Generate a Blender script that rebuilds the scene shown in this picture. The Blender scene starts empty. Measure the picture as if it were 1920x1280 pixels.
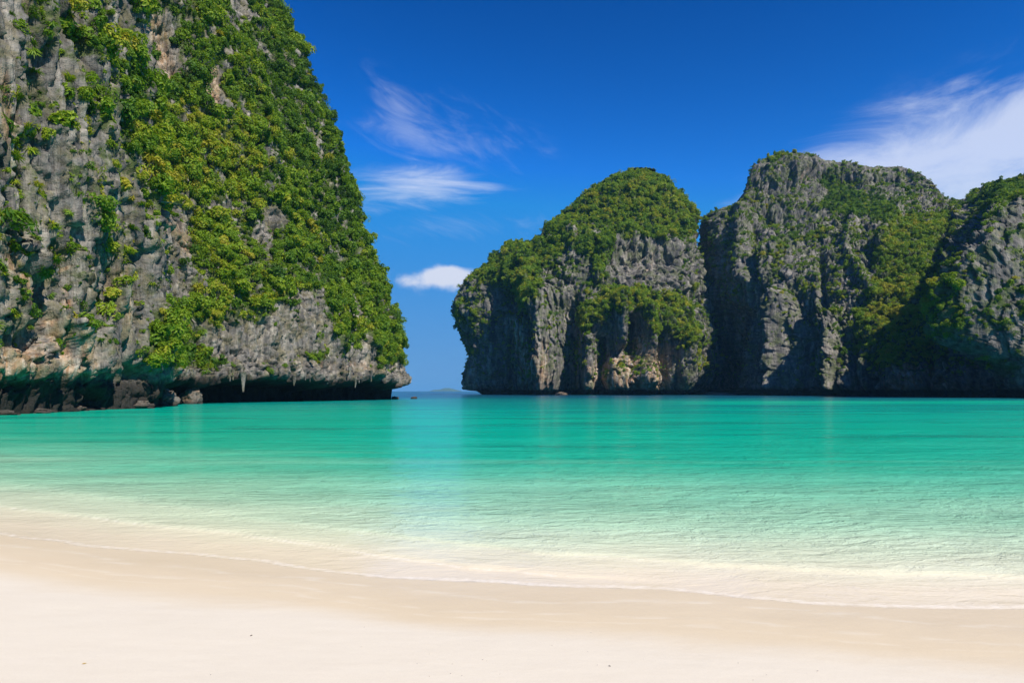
import bpy, math, random
import numpy as np

# ------------------------------------------------------------------ camera, sky, sun, exposure
H = 1.9                        # eye height above the water
F = 1280.0                     # focal length in photograph pixels (24 mm on 36 mm, 1920 px wide)
CX, HY = 960.0, 733.0          # principal column and horizon row of the photograph

scene = bpy.context.scene
C = scene.collection
cam_d = bpy.data.cameras.new('camera')
cam_d.lens = 24.0
cam_d.sensor_width = 36.0
cam_d.shift_y = (HY - 640.0) / 1920.0
cam_d.clip_start = 0.1
cam_d.clip_end = 80000.0
cam = bpy.data.objects.new('camera', cam_d)
cam.location = (0, 0, H)
cam.rotation_euler = (math.radians(90), 0, 0)
C.objects.link(cam)
scene.camera = cam

SUN = np.array([0.60, -0.70, 0.96])
SUN = SUN / np.linalg.norm(SUN)
SUN_EL = math.asin(SUN[2])
SUN_AZ = math.atan2(SUN[0], SUN[1])       # from +Y towards +X

sun_d = bpy.data.lights.new('sun', 'SUN')
sun_d.energy = 4.8
sun_d.angle = math.radians(0.53)
sun_d.color = (1.0, 0.95, 0.87)
sun_o = bpy.data.objects.new('sun', sun_d)
from mathutils import Vector
sun_o.rotation_euler = Vector((-SUN[0], -SUN[1], -SUN[2])).to_track_quat('-Z', 'Y').to_euler()
sun_o.location = (60, -40, 120)
C.objects.link(sun_o)

scene.view_settings.view_transform = 'Standard'
scene.view_settings.look = 'None'
scene.view_settings.gamma = 1.0
scene.view_settings.exposure = 0.35
scene.view_settings.use_curve_mapping = False
scene.cycles.use_denoising = True
scene.cycles.denoiser = 'OPENIMAGEDENOISE'
scene.cycles.denoising_input_passes = 'RGB_ALBEDO_NORMAL'
scene.cycles.denoising_prefilter = 'ACCURATE'
scene.cycles.max_bounces = 6
scene.cycles.diffuse_bounces = 2
scene.cycles.glossy_bounces = 3
scene.cycles.transmission_bounces = 3
scene.cycles.transparent_max_bounces = 8
scene.cycles.caustics_reflective = False
scene.cycles.caustics_refractive = False
scene.cycles.sample_clamp_indirect = 4.0


class NT:
    """tiny helper for building node trees"""
    def __init__(self, tree):
        self.t = tree
        self.n = tree.nodes
        self.l = tree.links

    def new(self, kind, **kw):
        nd = self.n.new(kind)
        for k, v in kw.items():
            setattr(nd, k, v)
        return nd

    def put(self, sock, val):
        if isinstance(val, bpy.types.NodeSocket):
            self.l.new(val, sock)
        elif val is not None:
            sock.default_value = val

    def m(self, op, a, b=None, c=None, clamp=False):
        nd = self.new('ShaderNodeMath', operation=op)
        nd.use_clamp = clamp
        self.put(nd.inputs[0], a)
        if b is not None: self.put(nd.inputs[1], b)
        if c is not None: self.put(nd.inputs[2], c)
        return nd.outputs[0]

    def vec(self, x, y, z):
        nd = self.new('ShaderNodeCombineXYZ')
        self.put(nd.inputs[0], x); self.put(nd.inputs[1], y); self.put(nd.inputs[2], z)
        return nd.outputs[0]

    def sep(self, v):
        nd = self.new('ShaderNodeSeparateXYZ')
        self.put(nd.inputs[0], v)
        return nd.outputs

    def vmul(self, v, s):
        nd = self.new('ShaderNodeVectorMath', operation='MULTIPLY')
        self.put(nd.inputs[0], v); self.put(nd.inputs[1], s)
        return nd.outputs[0]

    def vadd(self, v, s):
        nd = self.new('ShaderNodeVectorMath', operation='ADD')
        self.put(nd.inputs[0], v); self.put(nd.inputs[1], s)
        return nd.outputs[0]

    def noise(self, v, scale, detail=4.0, rough=0.55, dist=0.0, color=False):
        nd = self.new('ShaderNodeTexNoise')
        self.put(nd.inputs['Vector'], v)
        nd.inputs['Scale'].default_value = scale
        nd.inputs['Detail'].default_value = detail
        nd.inputs['Roughness'].default_value = rough
        nd.inputs['Distortion'].default_value = dist
        return nd.outputs['Color' if color else 'Fac']

    def voro(self, v, scale, feature='F1', out='Distance', rnd=1.0):
        nd = self.new('ShaderNodeTexVoronoi', feature=feature)
        self.put(nd.inputs['Vector'], v)
        nd.inputs['Scale'].default_value = scale
        nd.inputs['Randomness'].default_value = rnd
        return nd.outputs[out]

    def ramp(self, f, stops, interp='LINEAR'):
        nd = self.new('ShaderNodeValToRGB')
        self.put(nd.inputs[0], f)
        cr = nd.color_ramp
        cr.interpolation = interp
        while len(cr.elements) < len(stops):
            cr.elements.new(0.5)
        for e, (p, c) in zip(cr.elements, stops):
            e.position = p
            if not hasattr(c, '__len__'): c = (c, c, c)
            e.color = tuple(c)[:3] + (1,)
        return nd.outputs[0]

    def mix(self, f, a, b, mode='MIX'):
        nd = self.new('ShaderNodeMix', data_type='RGBA', blend_type=mode)
        self.put(nd.inputs[0], f)
        for s, v in ((nd.inputs[6], a), (nd.inputs[7], b)):
            if isinstance(v, bpy.types.NodeSocket): self.l.new(v, s)
            else: s.default_value = tuple(v)[:3] + (1,)
        return nd.outputs[2]

    def sstep(self, x, lo, hi):
        nd = self.new('ShaderNodeMapRange', interpolation_type='SMOOTHSTEP')
        self.put(nd.inputs[0], x)
        nd.inputs[1].default_value = lo; nd.inputs[2].default_value = hi
        return nd.outputs[0]

    def attr(self, name, kind='GEOMETRY', out='Fac'):
        nd = self.new('ShaderNodeAttribute', attribute_type=kind, attribute_name=name)
        return nd.outputs[out]

    def bump(self, h, strength, dist, normal=None):
        nd = self.new('ShaderNodeBump')
        self.put(nd.inputs['Height'], h)
        nd.inputs['Strength'].default_value = strength
        nd.inputs['Distance'].default_value = dist
        if normal is not None: self.l.new(normal, nd.inputs['Normal'])
        return nd.outputs[0]


def build_world():
    w = bpy.data.worlds.new('World')
    scene.world = w
    w.use_nodes = True
    w.cycles.sampling_method = 'MANUAL'
    w.cycles.sample_map_resolution = 256
    t = NT(w.node_tree)
    t.n.clear()
    sky = t.new('ShaderNodeTexSky', sky_type='NISHITA')
    sky.sun_disc = False
    sky.sun_elevation = SUN_EL
    sky.sun_rotation = SUN_AZ
    sky.altitude = 0.0
    sky.air_density = 1.0
    sky.dust_density = 0.0
    sky.ozone_density = 1.6
    tc = t.new('ShaderNodeTexCoord')
    d = tc.outputs['Generated']
    x, y, z = t.sep(d)
    gm = t.new('ShaderNodeGamma')
    gm.inputs[1].default_value = 2.0
    t.l.new(t.mix(1.0, sky.outputs[0], (3.0, 3.3, 4.6), 'DARKEN'), gm.inputs[0])
    sky_b = t.mix(1.0, gm.outputs[0], (0.0, 0.185, 0.285), 'MULTIPLY')      # polarised, deep blue
    # pale blue sea air low all round
    low = t.m('EXPONENT', t.m('MULTIPLY', t.m('POWER', t.m('DIVIDE', t.m('MAXIMUM', z, 0.0), 0.165), 1.4), -1.0))
    sky_b = t.mix(t.m('MULTIPLY', low, 0.97), sky_b, (1.15, 2.75, 5.2))
    az = t.m('ARCTAN2', x, y)
    el = t.m('ARCSINE', z)

    def blob(a0, e0, ra, re, rot=0.0):
        da = t.m('SUBTRACT', az, a0); de = t.m('SUBTRACT', el, e0)
        c, s = math.cos(rot), math.sin(rot)
        u = t.m('ADD', t.m('MULTIPLY', da, c), t.m('MULTIPLY', de, s))
        v = t.m('SUBTRACT', t.m('MULTIPLY', de, c), t.m('MULTIPLY', da, s))
        q = t.m('ADD', t.m('POWER', t.m('ABSOLUTE', t.m('DIVIDE', u, ra)), 2.0),
                t.m('POWER', t.m('ABSOLUTE', t.m('DIVIDE', v, re)), 2.0))
        return t.m('EXPONENT', t.m('MULTIPLY', q, -1.0))

    def at(px, py):
        a = math.atan2(px - CX, F)
        e = math.atan2(HY - py, math.hypot(F, px - CX))
        return a, e

    def wisps(rot, sx, sy, scale, seed, detail=7.0, dist=0.6, rough=0.6):
        c, s = math.cos(rot), math.sin(rot)
        u = t.m('ADD', t.m('MULTIPLY', az, c), t.m('MULTIPLY', el, s))
        v = t.m('SUBTRACT', t.m('MULTIPLY', el, c), t.m('MULTIPLY', az, s))
        p = t.vec(t.m('MULTIPLY', u, sx), t.m('MULTIPLY', v, sy), seed)
        return t.noise(p, scale, detail, rough, dist)

    # right hand cirrus sheet, fanning up to the right
    m1 = t.m('ADD', blob(*at(1740, 295), 0.21, 0.062, 0.14), t.m('MULTIPLY', blob(*at(1970, 285), 0.20, 0.080, 0.2), 0.95))
    n1 = wisps(0.14, 1.7, 5.2, 3.0, 3.1, 8.0, 0.7, 0.64)
    c1 = t.m('MULTIPLY', t.sstep(t.m('ADD', t.m('MULTIPLY', m1, 0.58), t.m('MULTIPLY', t.m('SUBTRACT', n1, 0.5), 1.6)), 0.10, 1.0), t.m('MULTIPLY', t.sstep(m1, 0.04, 0.4), 0.74))
    # veil of wisps in the middle
    m2 = t.m('ADD', blob(*at(760, 362), 0.115, 0.024, 0.03), t.m('MULTIPLY', blob(*at(810, 340), 0.075, 0.024, -0.1), 0.5))
    n2 = wisps(0.04, 1.7, 9.0, 3.6, 8.2, 8.0, 0.9)
    c2 = t.m('MULTIPLY', t.sstep(t.m('ADD', t.m('MULTIPLY', m2, 0.52), t.m('MULTIPLY', t.m('SUBTRACT', n2, 0.5), 1.5)), 0.10, 1.0), t.m('MULTIPLY', t.sstep(m2, 0.04, 0.4), 0.85))
    m3 = t.m('ADD', t.m('ADD', blob(*at(745, 210), 0.06, 0.025, -0.75), t.m('MULTIPLY', blob(*at(850, 265), 0.14, 0.05, -0.2), 0.75)),
             t.m('MULTIPLY', blob(*at(840, 430), 0.16, 0.022, 0.06), 0.7))
    n3 = wisps(-0.35, 2.2, 7.0, 3.8, 5.5, 8.0, 1.6)
    c3 = t.m('MULTIPLY', t.sstep(t.m('ADD', t.m('MULTIPLY', m3, 0.5), t.m('MULTIPLY', t.m('SUBTRACT', n3, 0.5), 1.3)), 0.15, 1.0), t.m('MULTIPLY', t.sstep(m3, 0.03, 0.35), 0.28))
    # small cumulus low over the strait
    p4 = t.vec(t.m('MULTIPLY', az, 12.0), t.m('MULTIPLY', el, 16.0), 1.7)
    n4 = t.noise(p4, 2.6, 6.0, 0.55, 0.2)
    m4 = t.m('ADD', blob(*at(818, 524), 0.060, 0.0150, 0.05), t.m('MULTIPLY', blob(*at(836, 511), 0.030, 0.011, 0.0), 0.8))
    c4 = t.m('MULTIPLY', t.sstep(t.m('ADD', m4, t.m('MULTIPLY', t.m('SUBTRACT', n4, 0.5), 1.3)), 0.28, 1.05), 0.85)
    # the same thin cirrus goes on over the rest of the sky
    zz = t.m('MAXIMUM', z, 0.06)
    pl = t.vec(t.m('DIVIDE', x, zz), t.m('DIVIDE', y, zz), 0.0)
    n5 = t.noise(t.vmul(pl, (0.5, 1.3, 1.0)), 0.9, 7.0, 0.6, 0.8)
    back = t.sstep(t.m('MULTIPLY', t.m('ABSOLUTE', az), 1.0), 0.72, 1.0)
    c5 = t.m('MULTIPLY', t.m('MULTIPLY', t.sstep(n5, 0.5, 0.82), 0.55), back)
    tot = t.m('MAXIMUM', t.m('MAXIMUM', c1, c2), t.m('MAXIMUM', t.m('MAXIMUM', c3, c5), c4))
    tot = t.m('MULTIPLY', tot, 0.92)
    # thin cirrus lit by the sun: white a little blue where thin; the cumulus is shaded below
    cloud_c = t.mix(c4, (6.5, 6.9, 7.9), (6.9, 6.8, 7.2))
    sky_c = t.mix(tot, sky_b, cloud_c)
    bg = t.new('ShaderNodeBackground')
    t.l.new(sky_c, bg.inputs[0])
    bg.inputs[1].default_value = 0.10
    out = t.new('ShaderNodeOutputWorld')
    t.l.new(bg.outputs[0], out.inputs[0])


build_world()

# ------------------------------------------------------------------ noise in numpy
def _hash(ix, iy, iz, seed):
    h = (ix.astype(np.uint32) * np.uint32(0x8da6b343)) ^ (iy.astype(np.uint32) * np.uint32(0xd8163841)) \
        ^ (iz.astype(np.uint32) * np.uint32(0xcb1ab31f)) ^ np.uint32((seed * 0x9E3779B1) & 0xffffffff)
    h ^= h >> np.uint32(15); h *= np.uint32(0x2c1b3c6d)
    h ^= h >> np.uint32(12); h *= np.uint32(0x297a2d39)
    h ^= h >> np.uint32(15)
    return h


_a = np.random.RandomState(5).normal(size=(256, 3)).astype(np.float32)
GRAD = _a / np.linalg.norm(_a, axis=1)[:, None]


def gnoise(p, seed=0):
    """gradient noise about -1..1 at points (n,3)"""
    p = p.astype(np.float32)
    i = np.floor(p).astype(np.int64)
    f = p - i
    u = f * f * f * (f * (f * 6 - 15) + 10)
    res = np.zeros(len(p), np.float32)
    for dx in (0, 1):
        wx = u[:, 0] if dx else 1 - u[:, 0]
        for dy in (0, 1):
            wy = u[:, 1] if dy else 1 - u[:, 1]
            for dz in (0, 1):
                wz = u[:, 2] if dz else 1 - u[:, 2]
                g = GRAD[_hash(i[:, 0] + dx, i[:, 1] + dy, i[:, 2] + dz, seed) & np.uint32(255)]
                dt = g[:, 0] * (f[:, 0] - dx) + g[:, 1] * (f[:, 1] - dy) + g[:, 2] * (f[:, 2] - dz)
                res += wx * wy * wz * dt
    return res * 1.6


def fbm(p, scale, octs=4, seed=0, rough=0.5, ridged=False):
    q = p / np.asarray(scale, np.float32)
    a, s, tot = 1.0, np.zeros(len(p), np.float32), 0.0
    for o in range(octs):
        n = gnoise(q, seed + o * 17)
        if ridged: n = 1 - 2 * np.abs(n)
        s += a * n
        tot += a
        a *= rough
        q = q * 2.03 + 11.7
    return s / tot


def worley(p, scale, seed=0):
    """F1, F2-F1, cell random and a second cell random"""
    q = (p / np.asarray(scale, np.float32)).astype(np.float32)
    i = np.floor(q).astype(np.int64)
    f1 = np.full(len(p), 9.0, np.float32); f2 = f1.copy()
    cx = np.zeros(len(p), np.float32); cy = cx.copy(); cz = cx.copy()
    idr = np.zeros(len(p), np.uint32)
    for dx in (-1, 0, 1):
        for dy in (-1, 0, 1):
            for dz in (-1, 0, 1):
                jx, jy, jz = i[:, 0] + dx, i[:, 1] + dy, i[:, 2] + dz
                h = _hash(jx, jy, jz, seed)
                rx = (h & np.uint32(1023)).astype(np.float32) / 1023
                ry = ((h >> np.uint32(10)) & np.uint32(1023)).astype(np.float32) / 1023
                rz = ((h >> np.uint32(20)) & np.uint32(1023)).astype(np.float32) / 1023
                d = np.sqrt((jx + rx - q[:, 0]) ** 2 + (jy + ry - q[:, 1]) ** 2 + (jz + rz - q[:, 2]) ** 2).astype(np.float32)
                near = d < f1
                f2 = np.where(near, f1, np.minimum(f2, d))
                f1 = np.where(near, d, f1)
                idr = np.where(near, h, idr)
                cx = np.where(near, q[:, 0] - jx - rx, cx); cy = np.where(near, q[:, 1] - jy - ry, cy); cz = np.where(near, q[:, 2] - jz - rz, cz)
    g = idr * np.uint32(0x9E3779B1)
    g ^= g >> np.uint32(13)
    gr = GRAD[(g >> np.uint32(7)) & np.uint32(255)]
    tilt = gr[:, 0] * cx + gr[:, 1] * cy + gr[:, 2] * cz        # each cell is a facet with its own lean
    return f1, f2 - f1, (g & np.uint32(0xffff)).astype(np.float32) / 65535, tilt


def sst(x, a, b):
    t = np.clip((x - a) / (b - a), 0, 1)
    return t * t * (3 - 2 * t)


def to_px(P):
    Y = np.maximum(P[:, 1], 1.0)
    return CX + F * P[:, 0] / Y, HY - F * (P[:, 2] - H) / Y


def pdist(x, y, pts, closed=False):
    """distance in pixels to a polyline"""
    pts = list(pts) + ([pts[0]] if closed else [])
    best = np.full(len(x), 1e9)
    if len(pts) == 1:
        return np.hypot(x - pts[0][0], y - pts[0][1])
    for (ax, ay), (bx, by) in zip(pts[:-1], pts[1:]):
        dx, dy = bx - ax, by - ay
        t = np.clip(((x - ax) * dx + (y - ay) * dy) / (dx * dx + dy * dy + 1e-9), 0, 1)
        best = np.minimum(best, np.hypot(x - ax - t * dx, y - ay - t * dy))
    return best


def psign(x, y, poly):
    """signed distance to polygon, positive inside"""
    ins = np.zeros(len(x), bool)
    n = len(poly)
    for k in range(n):
        ax, ay = poly[k]; bx, by = poly[(k + 1) % n]
        if ay == by: continue
        c = ((ay > y) != (by > y)) & (x < (bx - ax) * (y - ay) / (by - ay) + ax)
        ins ^= c
    d = pdist(x, y, poly, True)
    return np.where(ins, d, -d)


def strokes(x, y, lst):
    s = np.zeros(len(x))
    for pts, w, amp in lst:
        d = pdist(x, y, pts)
        s += amp * np.exp(-(d / w) ** 2)
    return s


# ------------------------------------------------------------------ materials
def new_mat(name):
    m = bpy.data.materials.new(name)
    m.use_nodes = True
    t = NT(m.node_tree)
    t.n.clear()
    out = t.new('ShaderNodeOutputMaterial')
    return m, t, out


def rock_material(name, k, tan_amount, dk=1.0, zs=0.13, td=2.2, film=(0.20, 0.185, 0.085), film_w=0.62):
    """weathered limestone; k = size of the features"""
    m, t, out = new_mat(name)
    g = t.new('ShaderNodeNewGeometry')
    p = g.outputs['Position']
    st = t.vmul(p, (1.0 / k, 1.0 / k, zs / k))          # vertical streaks
    iso = t.vmul(p, (1.0 / k, 1.0 / k, 1.0 / k))
    n_str = t.noise(st, 0.8, 5, 0.62, 0.4)
    n_fin = t.noise(iso, 1.6, 6, 0.68)
    base = t.ramp(n_str, [(0.30, (0.070 * dk, 0.068 * dk, 0.066 * dk)), (0.46, (0.19 * dk, 0.175 * dk, 0.155 * dk)), (0.60, (0.34 * dk, 0.305 * dk, 0.255 * dk)), (0.75, (0.50 * dk, 0.445 * dk, 0.365 * dk))])
    fine = t.ramp(n_fin, [(0.28, 0.50), (0.5, 0.95), (0.72, 1.30)])
    base = t.mix(1.0, base, fine, 'MULTIPLY')
    # pale tan flowstone and orange iron stains
    tan = t.attr('tan')
    n_t = t.noise(t.vmul(p, (0.9 / k, 0.9 / k, 0.10 / k)), 0.9, 5, 0.6, 0.6)
    mt = t.sstep(t.m('ADD', t.m('MULTIPLY', tan, 0.55), t.m('MULTIPLY', n_t, 0.85)), 0.66 - 0.11 * tan_amount, 0.90)
    tcol = t.ramp(t.noise(st, 1.7, 4, 0.6), [(0.30, (0.30, 0.13, 0.055)), (0.45, (0.46, 0.28, 0.15)), (0.58, (0.60, 0.47, 0.34)), (0.75, (0.66, 0.60, 0.52))])
    base = t.mix(t.m('MULTIPLY', mt, 0.85), base, t.mix(0.7, tcol, fine, 'MULTIPLY'))
    # dark lichen and algae below drips, mossy soil where plants root
    n_d = t.noise(t.vmul(p, (0.5 / k, 0.5 / k, 0.05 / k)), 1.0, 5, 0.6, 0.3)
    base = t.mix(t.m('MULTIPLY', t.sstep(n_d, 0.47, 0.64), 0.70), base, (0.050, 0.050, 0.050))
    n_o = t.noise(iso, 0.45, 5, 0.65, 0.5)
    base = t.mix(t.m('MULTIPLY', t.sstep(n_o, 0.44, 0.64), film_w), base, t.mix(1.0, film, fine, 'MULTIPLY'))
    veg = t.attr('veg')
    n_m = t.noise(iso, 0.9, 6, 0.65)
    moss = t.sstep(t.m('ADD', veg, t.m('MULTIPLY', t.m('SUBTRACT', n_m, 0.5), 1.6)), 0.34, 0.72)
    mcol = t.ramp(n_fin, [(0.3, (0.035, 0.055, 0.012)), (0.6, (0.085, 0.115, 0.025)), (0.8, (0.15, 0.16, 0.05))])
    base = t.mix(t.m('MULTIPLY', moss, 0.85), base, mcol)
    # tide mark: wet, weedy rock at the water, blackened and raised to paint undercut shade
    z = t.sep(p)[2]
    tide = t.m('SUBTRACT', 1.0, t.sstep(t.m('SUBTRACT', t.m('ADD', z, t.m('MULTIPLY', n_fin, 0.9)), t.attr('tide_shade_h')), td, td + 1.3))
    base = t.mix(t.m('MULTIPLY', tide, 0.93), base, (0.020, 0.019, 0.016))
    hgt = t.m('ADD', t.m('MULTIPLY', n_fin, 0.6), t.m('MULTIPLY', t.noise(st, 2.2, 4, 0.65), 0.7))
    nb = t.bump(hgt, 0.9, 0.6 * k)
    b = t.new('ShaderNodeBsdfPrincipled')
    t.put(b.inputs['Base Color'], base)
    b.inputs['Roughness'].default_value = 0.9
    b.inputs['Specular IOR Level'].default_value = 0.2
    t.l.new(nb, b.inputs['Normal'])
    t.l.new(b.outputs[0], out.inputs[0])
    return m


def leaf_material():
    m, t, out = new_mat('foliage')
    tint = t.attr('tint', 'INSTANCER')
    oi = t.new('ShaderNodeObjectInfo')
    rnd = oi.outputs['Random']
    g = t.new('ShaderNodeNewGeometry')
    isl = g.outputs['Random Per Island']
    v = t.m('ADD', t.m('ADD', tint, t.m('MULTIPLY', t.m('SUBTRACT', rnd, 0.5), 0.42)), t.m('MULTIPLY', t.m('SUBTRACT', isl, 0.5), 0.30))
    col = t.ramp(v, [(0.0, (0.030, 0.075, 0.010)), (0.3, (0.072, 0.158, 0.012)), (0.55, (0.150, 0.260, 0.013)),
                     (0.8, (0.260, 0.350, 0.016)), (1.0, (0.38, 0.35, 0.03))])
    df = t.new('ShaderNodeBsdfPrincipled')
    t.put(df.inputs['Base Color'], col)
    df.inputs['Roughness'].default_value = 0.55
    df.inputs['Specular IOR Level'].default_value = 0.25
    tr = t.new('ShaderNodeBsdfTranslucent')
    t.put(tr.inputs['Color'], t.mix(1.0, col, (1.25, 1.25, 0.5), 'MULTIPLY'))
    mx = t.new('ShaderNodeMixShader')
    mx.inputs[0].default_value = 0.38
    t.l.new(df.outputs[0], mx.inputs[1]); t.l.new(tr.outputs[0], mx.inputs[2])
    t.l.new(mx.outputs[0], out.inputs[0])
    return m


def bark_material():
    m, t, out = new_mat('bark')
    g = t.new('ShaderNodeTexCoord')
    n = t.noise(g.outputs['Object'], 6.0, 4, 0.6)
    b = t.new('ShaderNodeBsdfPrincipled')
    t.put(b.inputs['Base Color'], t.ramp(n, [(0.3, (0.10, 0.08, 0.06)), (0.7, (0.26, 0.23, 0.19))]))
    b.inputs['Roughness'].default_value = 0.9
    t.l.new(b.outputs[0], out.inputs[0])
    return m


def sand_material():
    m, t, out = new_mat('sand')
    g = t.new('ShaderNodeNewGeometry')
    p = g.outputs['Position']
    s = t.attr('shore')                        # metres inland of the water's edge
    nl = t.noise(t.vmul(p, (0.45, 1.2, 1.0)), 0.8, 4, 0.55, 0.4)
    nm = t.noise(t.vmul(p, (1.0, 3.5, 1.0)), 2.2, 5, 0.6, 0.3)
    nf = t.noise(p, 90.0, 3, 0.7)
    ng = t.noise(p, 420.0, 2, 0.6)
    dry = t.mix(nm, (0.672, 0.590, 0.465), (0.725, 0.645, 0.520))
    dry = t.mix(t.m('MULTIPLY', t.sstep(ng, 0.62, 0.74), 0.35), dry, (0.50, 0.42, 0.34))
    wet = t.mix(nl, (0.620, 0.500, 0.340), (0.685, 0.570, 0.405))
    wet = t.mix(t.sstep(s, 0.15, -0.5), wet, (0.66, 0.55, 0.39))
    edge = t.m('ADD', s, t.m('ADD', t.m('MULTIPLY', t.m('SUBTRACT', nl, 0.5), 0.75), t.m('MULTIPLY', t.m('SUBTRACT', nm, 0.5), 0.25)))
    fdry = t.sstep(edge, 1.15, 1.85)
    col = t.mix(fdry, wet, dry)
    col = t.mix(0.35, col, t.mix(1.0, col, t.ramp(nf, [(0.3, 0.90), (0.7, 1.08)]), 'MULTIPLY'))
    # faint swash marks left by earlier runs of water
    for off, wd, am in ((0.32, 0.045, 0.5), (0.78, 0.05, 0.38), (1.05, 0.035, 0.3)):
        k = t.m('EXPONENT', t.m('MULTIPLY', t.m('POWER', t.m('ABSOLUTE', t.m('DIVIDE', t.m('SUBTRACT', t.m('ADD', s, t.m('MULTIPLY', t.m('SUBTRACT', nl, 0.5), 1.1)), off), wd)), 2.0), -1.0))
        k = t.m('MULTIPLY', k, t.sstep(nm, 0.40, 0.62))
        col = t.mix(t.m('MULTIPLY', k, am), col, (0.74, 0.66, 0.53))
    b = t.new('ShaderNodeBsdfPrincipled')
    t.put(b.inputs['Base Color'], col)
    rw = t.m('ADD', 0.45, t.m('MULTIPLY', t.sstep(edge, 0.1, 1.2), 0.5))
    t.put(b.inputs['Roughness'], rw)
    b.inputs['Specular IOR Level'].default_value = 0.18
    hh = t.m('ADD', t.m('MULTIPLY', t.noise(t.vmul(p, (1, 1.5, 1)), 2.2, 5, 0.6), 0.014), t.m('ADD', t.m('MULTIPLY', nf, 0.0016), t.m('MULTIPLY', ng, 0.0012)))
    t.l.new(t.bump(hh, 0.55, 1.0), b.inputs['Normal'])
    t.l.new(b.outputs[0], out.inputs[0])
    return m


def water_material():
    m, t, out = new_mat('sea_water')
    g = t.new('ShaderNodeNewGeometry')
    p = g.outputs['Position']
    dep = t.attr('depth')
    dist = t.attr('range')
    # ripples: crossing trains of small waves, flattened along the shore
    w0 = t.noise(p, 0.35, 2, 0.5, color=True)
    pw = t.vadd(p, t.vmul(w0, (1.2, 1.2, 0)))
    r1 = t.noise(t.vmul(pw, (0.9, 2.0, 1.0)), 3.0, 5, 0.55, 0.6)
    r2 = t.noise(t.vmul(pw, (1.6, 3.0, 1.0)), 4.2, 3, 0.55, 0.9)
    r2 = t.m('ABSOLUTE', t.m('SUBTRACT', r2, 0.5))
    r3 = t.noise(t.vmul(p, (0.16, 0.45, 1.0)), 1.0, 4, 0.55, 0.4)
    hh = t.m('ADD', t.m('ADD', t.m('MULTIPLY', r1, 0.13), t.m('MULTIPLY', r2, 0.07)), t.m('ADD', t.m('MULTIPLY', r3, 0.42), t.m('MULTIPLY', t.noise(t.vmul(p, (0.05, 0.17, 1.0)), 1.0, 3, 0.6, 0.3), 0.8)))
    calm = t.sstep(dep, 0.0, 0.22)
    hh = t.m('MULTIPLY', hh, t.m('ADD', 0.12, t.m('MULTIPLY', calm, 0.88)))
    nrm = t.bump(hh, 1.0, 1.0)
    ngl = t.bump(hh, 0.33, 1.0)
    # light coming back up out of the water: white sand seen through more and more of it
    pat = t.noise(t.vmul(p, (0.03, 0.13, 1.0)), 1.0, 6, 0.62, 0.7)
    dd = t.m('MULTIPLY', dep, t.m('ADD', 0.10, t.m('MULTIPLY', pat, 1.80)))
    u = t.m('POWER', t.m('DIVIDE', dd, 8.0), 0.45, clamp=True)
    def q(d): return (d / 8.0) ** 0.45
    body = t.ramp(u, [(0.0, (0.68, 0.565, 0.405)), (q(.035), (0.70, 0.60, 0.435)), (q(.075), (0.675, 0.63, 0.45)), (q(.14), (0.545, 0.645, 0.445)),
                      (q(.24), (0.36, 0.64, 0.415)), (q(.42), (0.14, 0.555, 0.345)), (q(.65), (0.02, 0.475, 0.285)), (q(1.2), (0.0, 0.46, 0.285)),
                      (q(2.6), (0.0, 0.43, 0.29)), (q(5.0), (0.0, 0.22, 0.22)), (1.0, (0.0, 0.055, 0.125))])
    weed = t.m('MULTIPLY', t.sstep(t.noise(t.vmul(p, (0.045, 0.20, 1.0)), 1.0, 6, 0.66, 0.5), 0.48, 0.68), t.sstep(dep, 0.45, 1.1))
    body = t.mix(t.m('MULTIPLY', weed, 0.72), body, (0.005, 0.255, 0.175))
    df = t.new('ShaderNodeBsdfDiffuse')
    t.put(df.inputs['Color'], body)
    t.l.new(nrm, df.inputs['Normal'])
    tr = t.new('ShaderNodeBsdfTransparent')
    t.put(tr.inputs['Color'], t.mix(t.sstep(dep, 0, 0.3), (0.97, 0.98, 0.96), (0.75, 0.95, 0.88)))
    clear = t.m('EXPONENT', t.m('MULTIPLY', dep, -2500.0))
    mx = t.new('ShaderNodeMixShader')
    t.put(mx.inputs[0], clear)
    t.l.new(df.outputs[0], mx.inputs[1]); t.l.new(tr.outputs[0], mx.inputs[2])
    gl = t.new('ShaderNodeBsdfGlossy')
    gl.inputs['Color'].default_value = (1, 1, 1, 1)
    t.put(gl.inputs['Roughness'], t.m('ADD', 0.04, t.m('MULTIPLY', t.sstep(dist, 10, 160), 0.10)))
    t.l.new(ngl, gl.inputs['Normal'])
    fr = t.new('ShaderNodeFresnel')
    fr.inputs['IOR'].default_value = 1.33
    t.l.new(ngl, fr.inputs['Normal'])
    fac = t.m('MINIMUM', t.m('MULTIPLY', fr.outputs[0], 0.8), 0.40)
    m2 = t.new('ShaderNodeMixShader')
    t.put(m2.inputs[0], fac)
    t.l.new(mx.outputs[0], m2.inputs[1]); t.l.new(gl.outputs[0], m2.inputs[2])
    # thin lace of foam where a wavelet breaks or runs out
    fo = t.attr('foam')
    nfo = t.noise(p, 9.0, 5, 0.7)
    ffo = t.sstep(t.m('ADD', fo, t.m('MULTIPLY', t.m('SUBTRACT', nfo, 0.5), 1.0)), 0.45, 0.95)
    fd = t.new('ShaderNodeBsdfDiffuse')
    fd.inputs['Color'].default_value = (0.82, 0.76, 0.68, 1)
    m3 = t.new('ShaderNodeMixShader')
    t.put(m3.inputs[0], t.m('MULTIPLY', ffo, 0.48))
    t.l.new(m2.outputs[0], m3.inputs[1]); t.l.new(fd.outputs[0], m3.inputs[2])
    t.l.new(m3.outputs[0], out.inputs[0])
    return m


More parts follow.
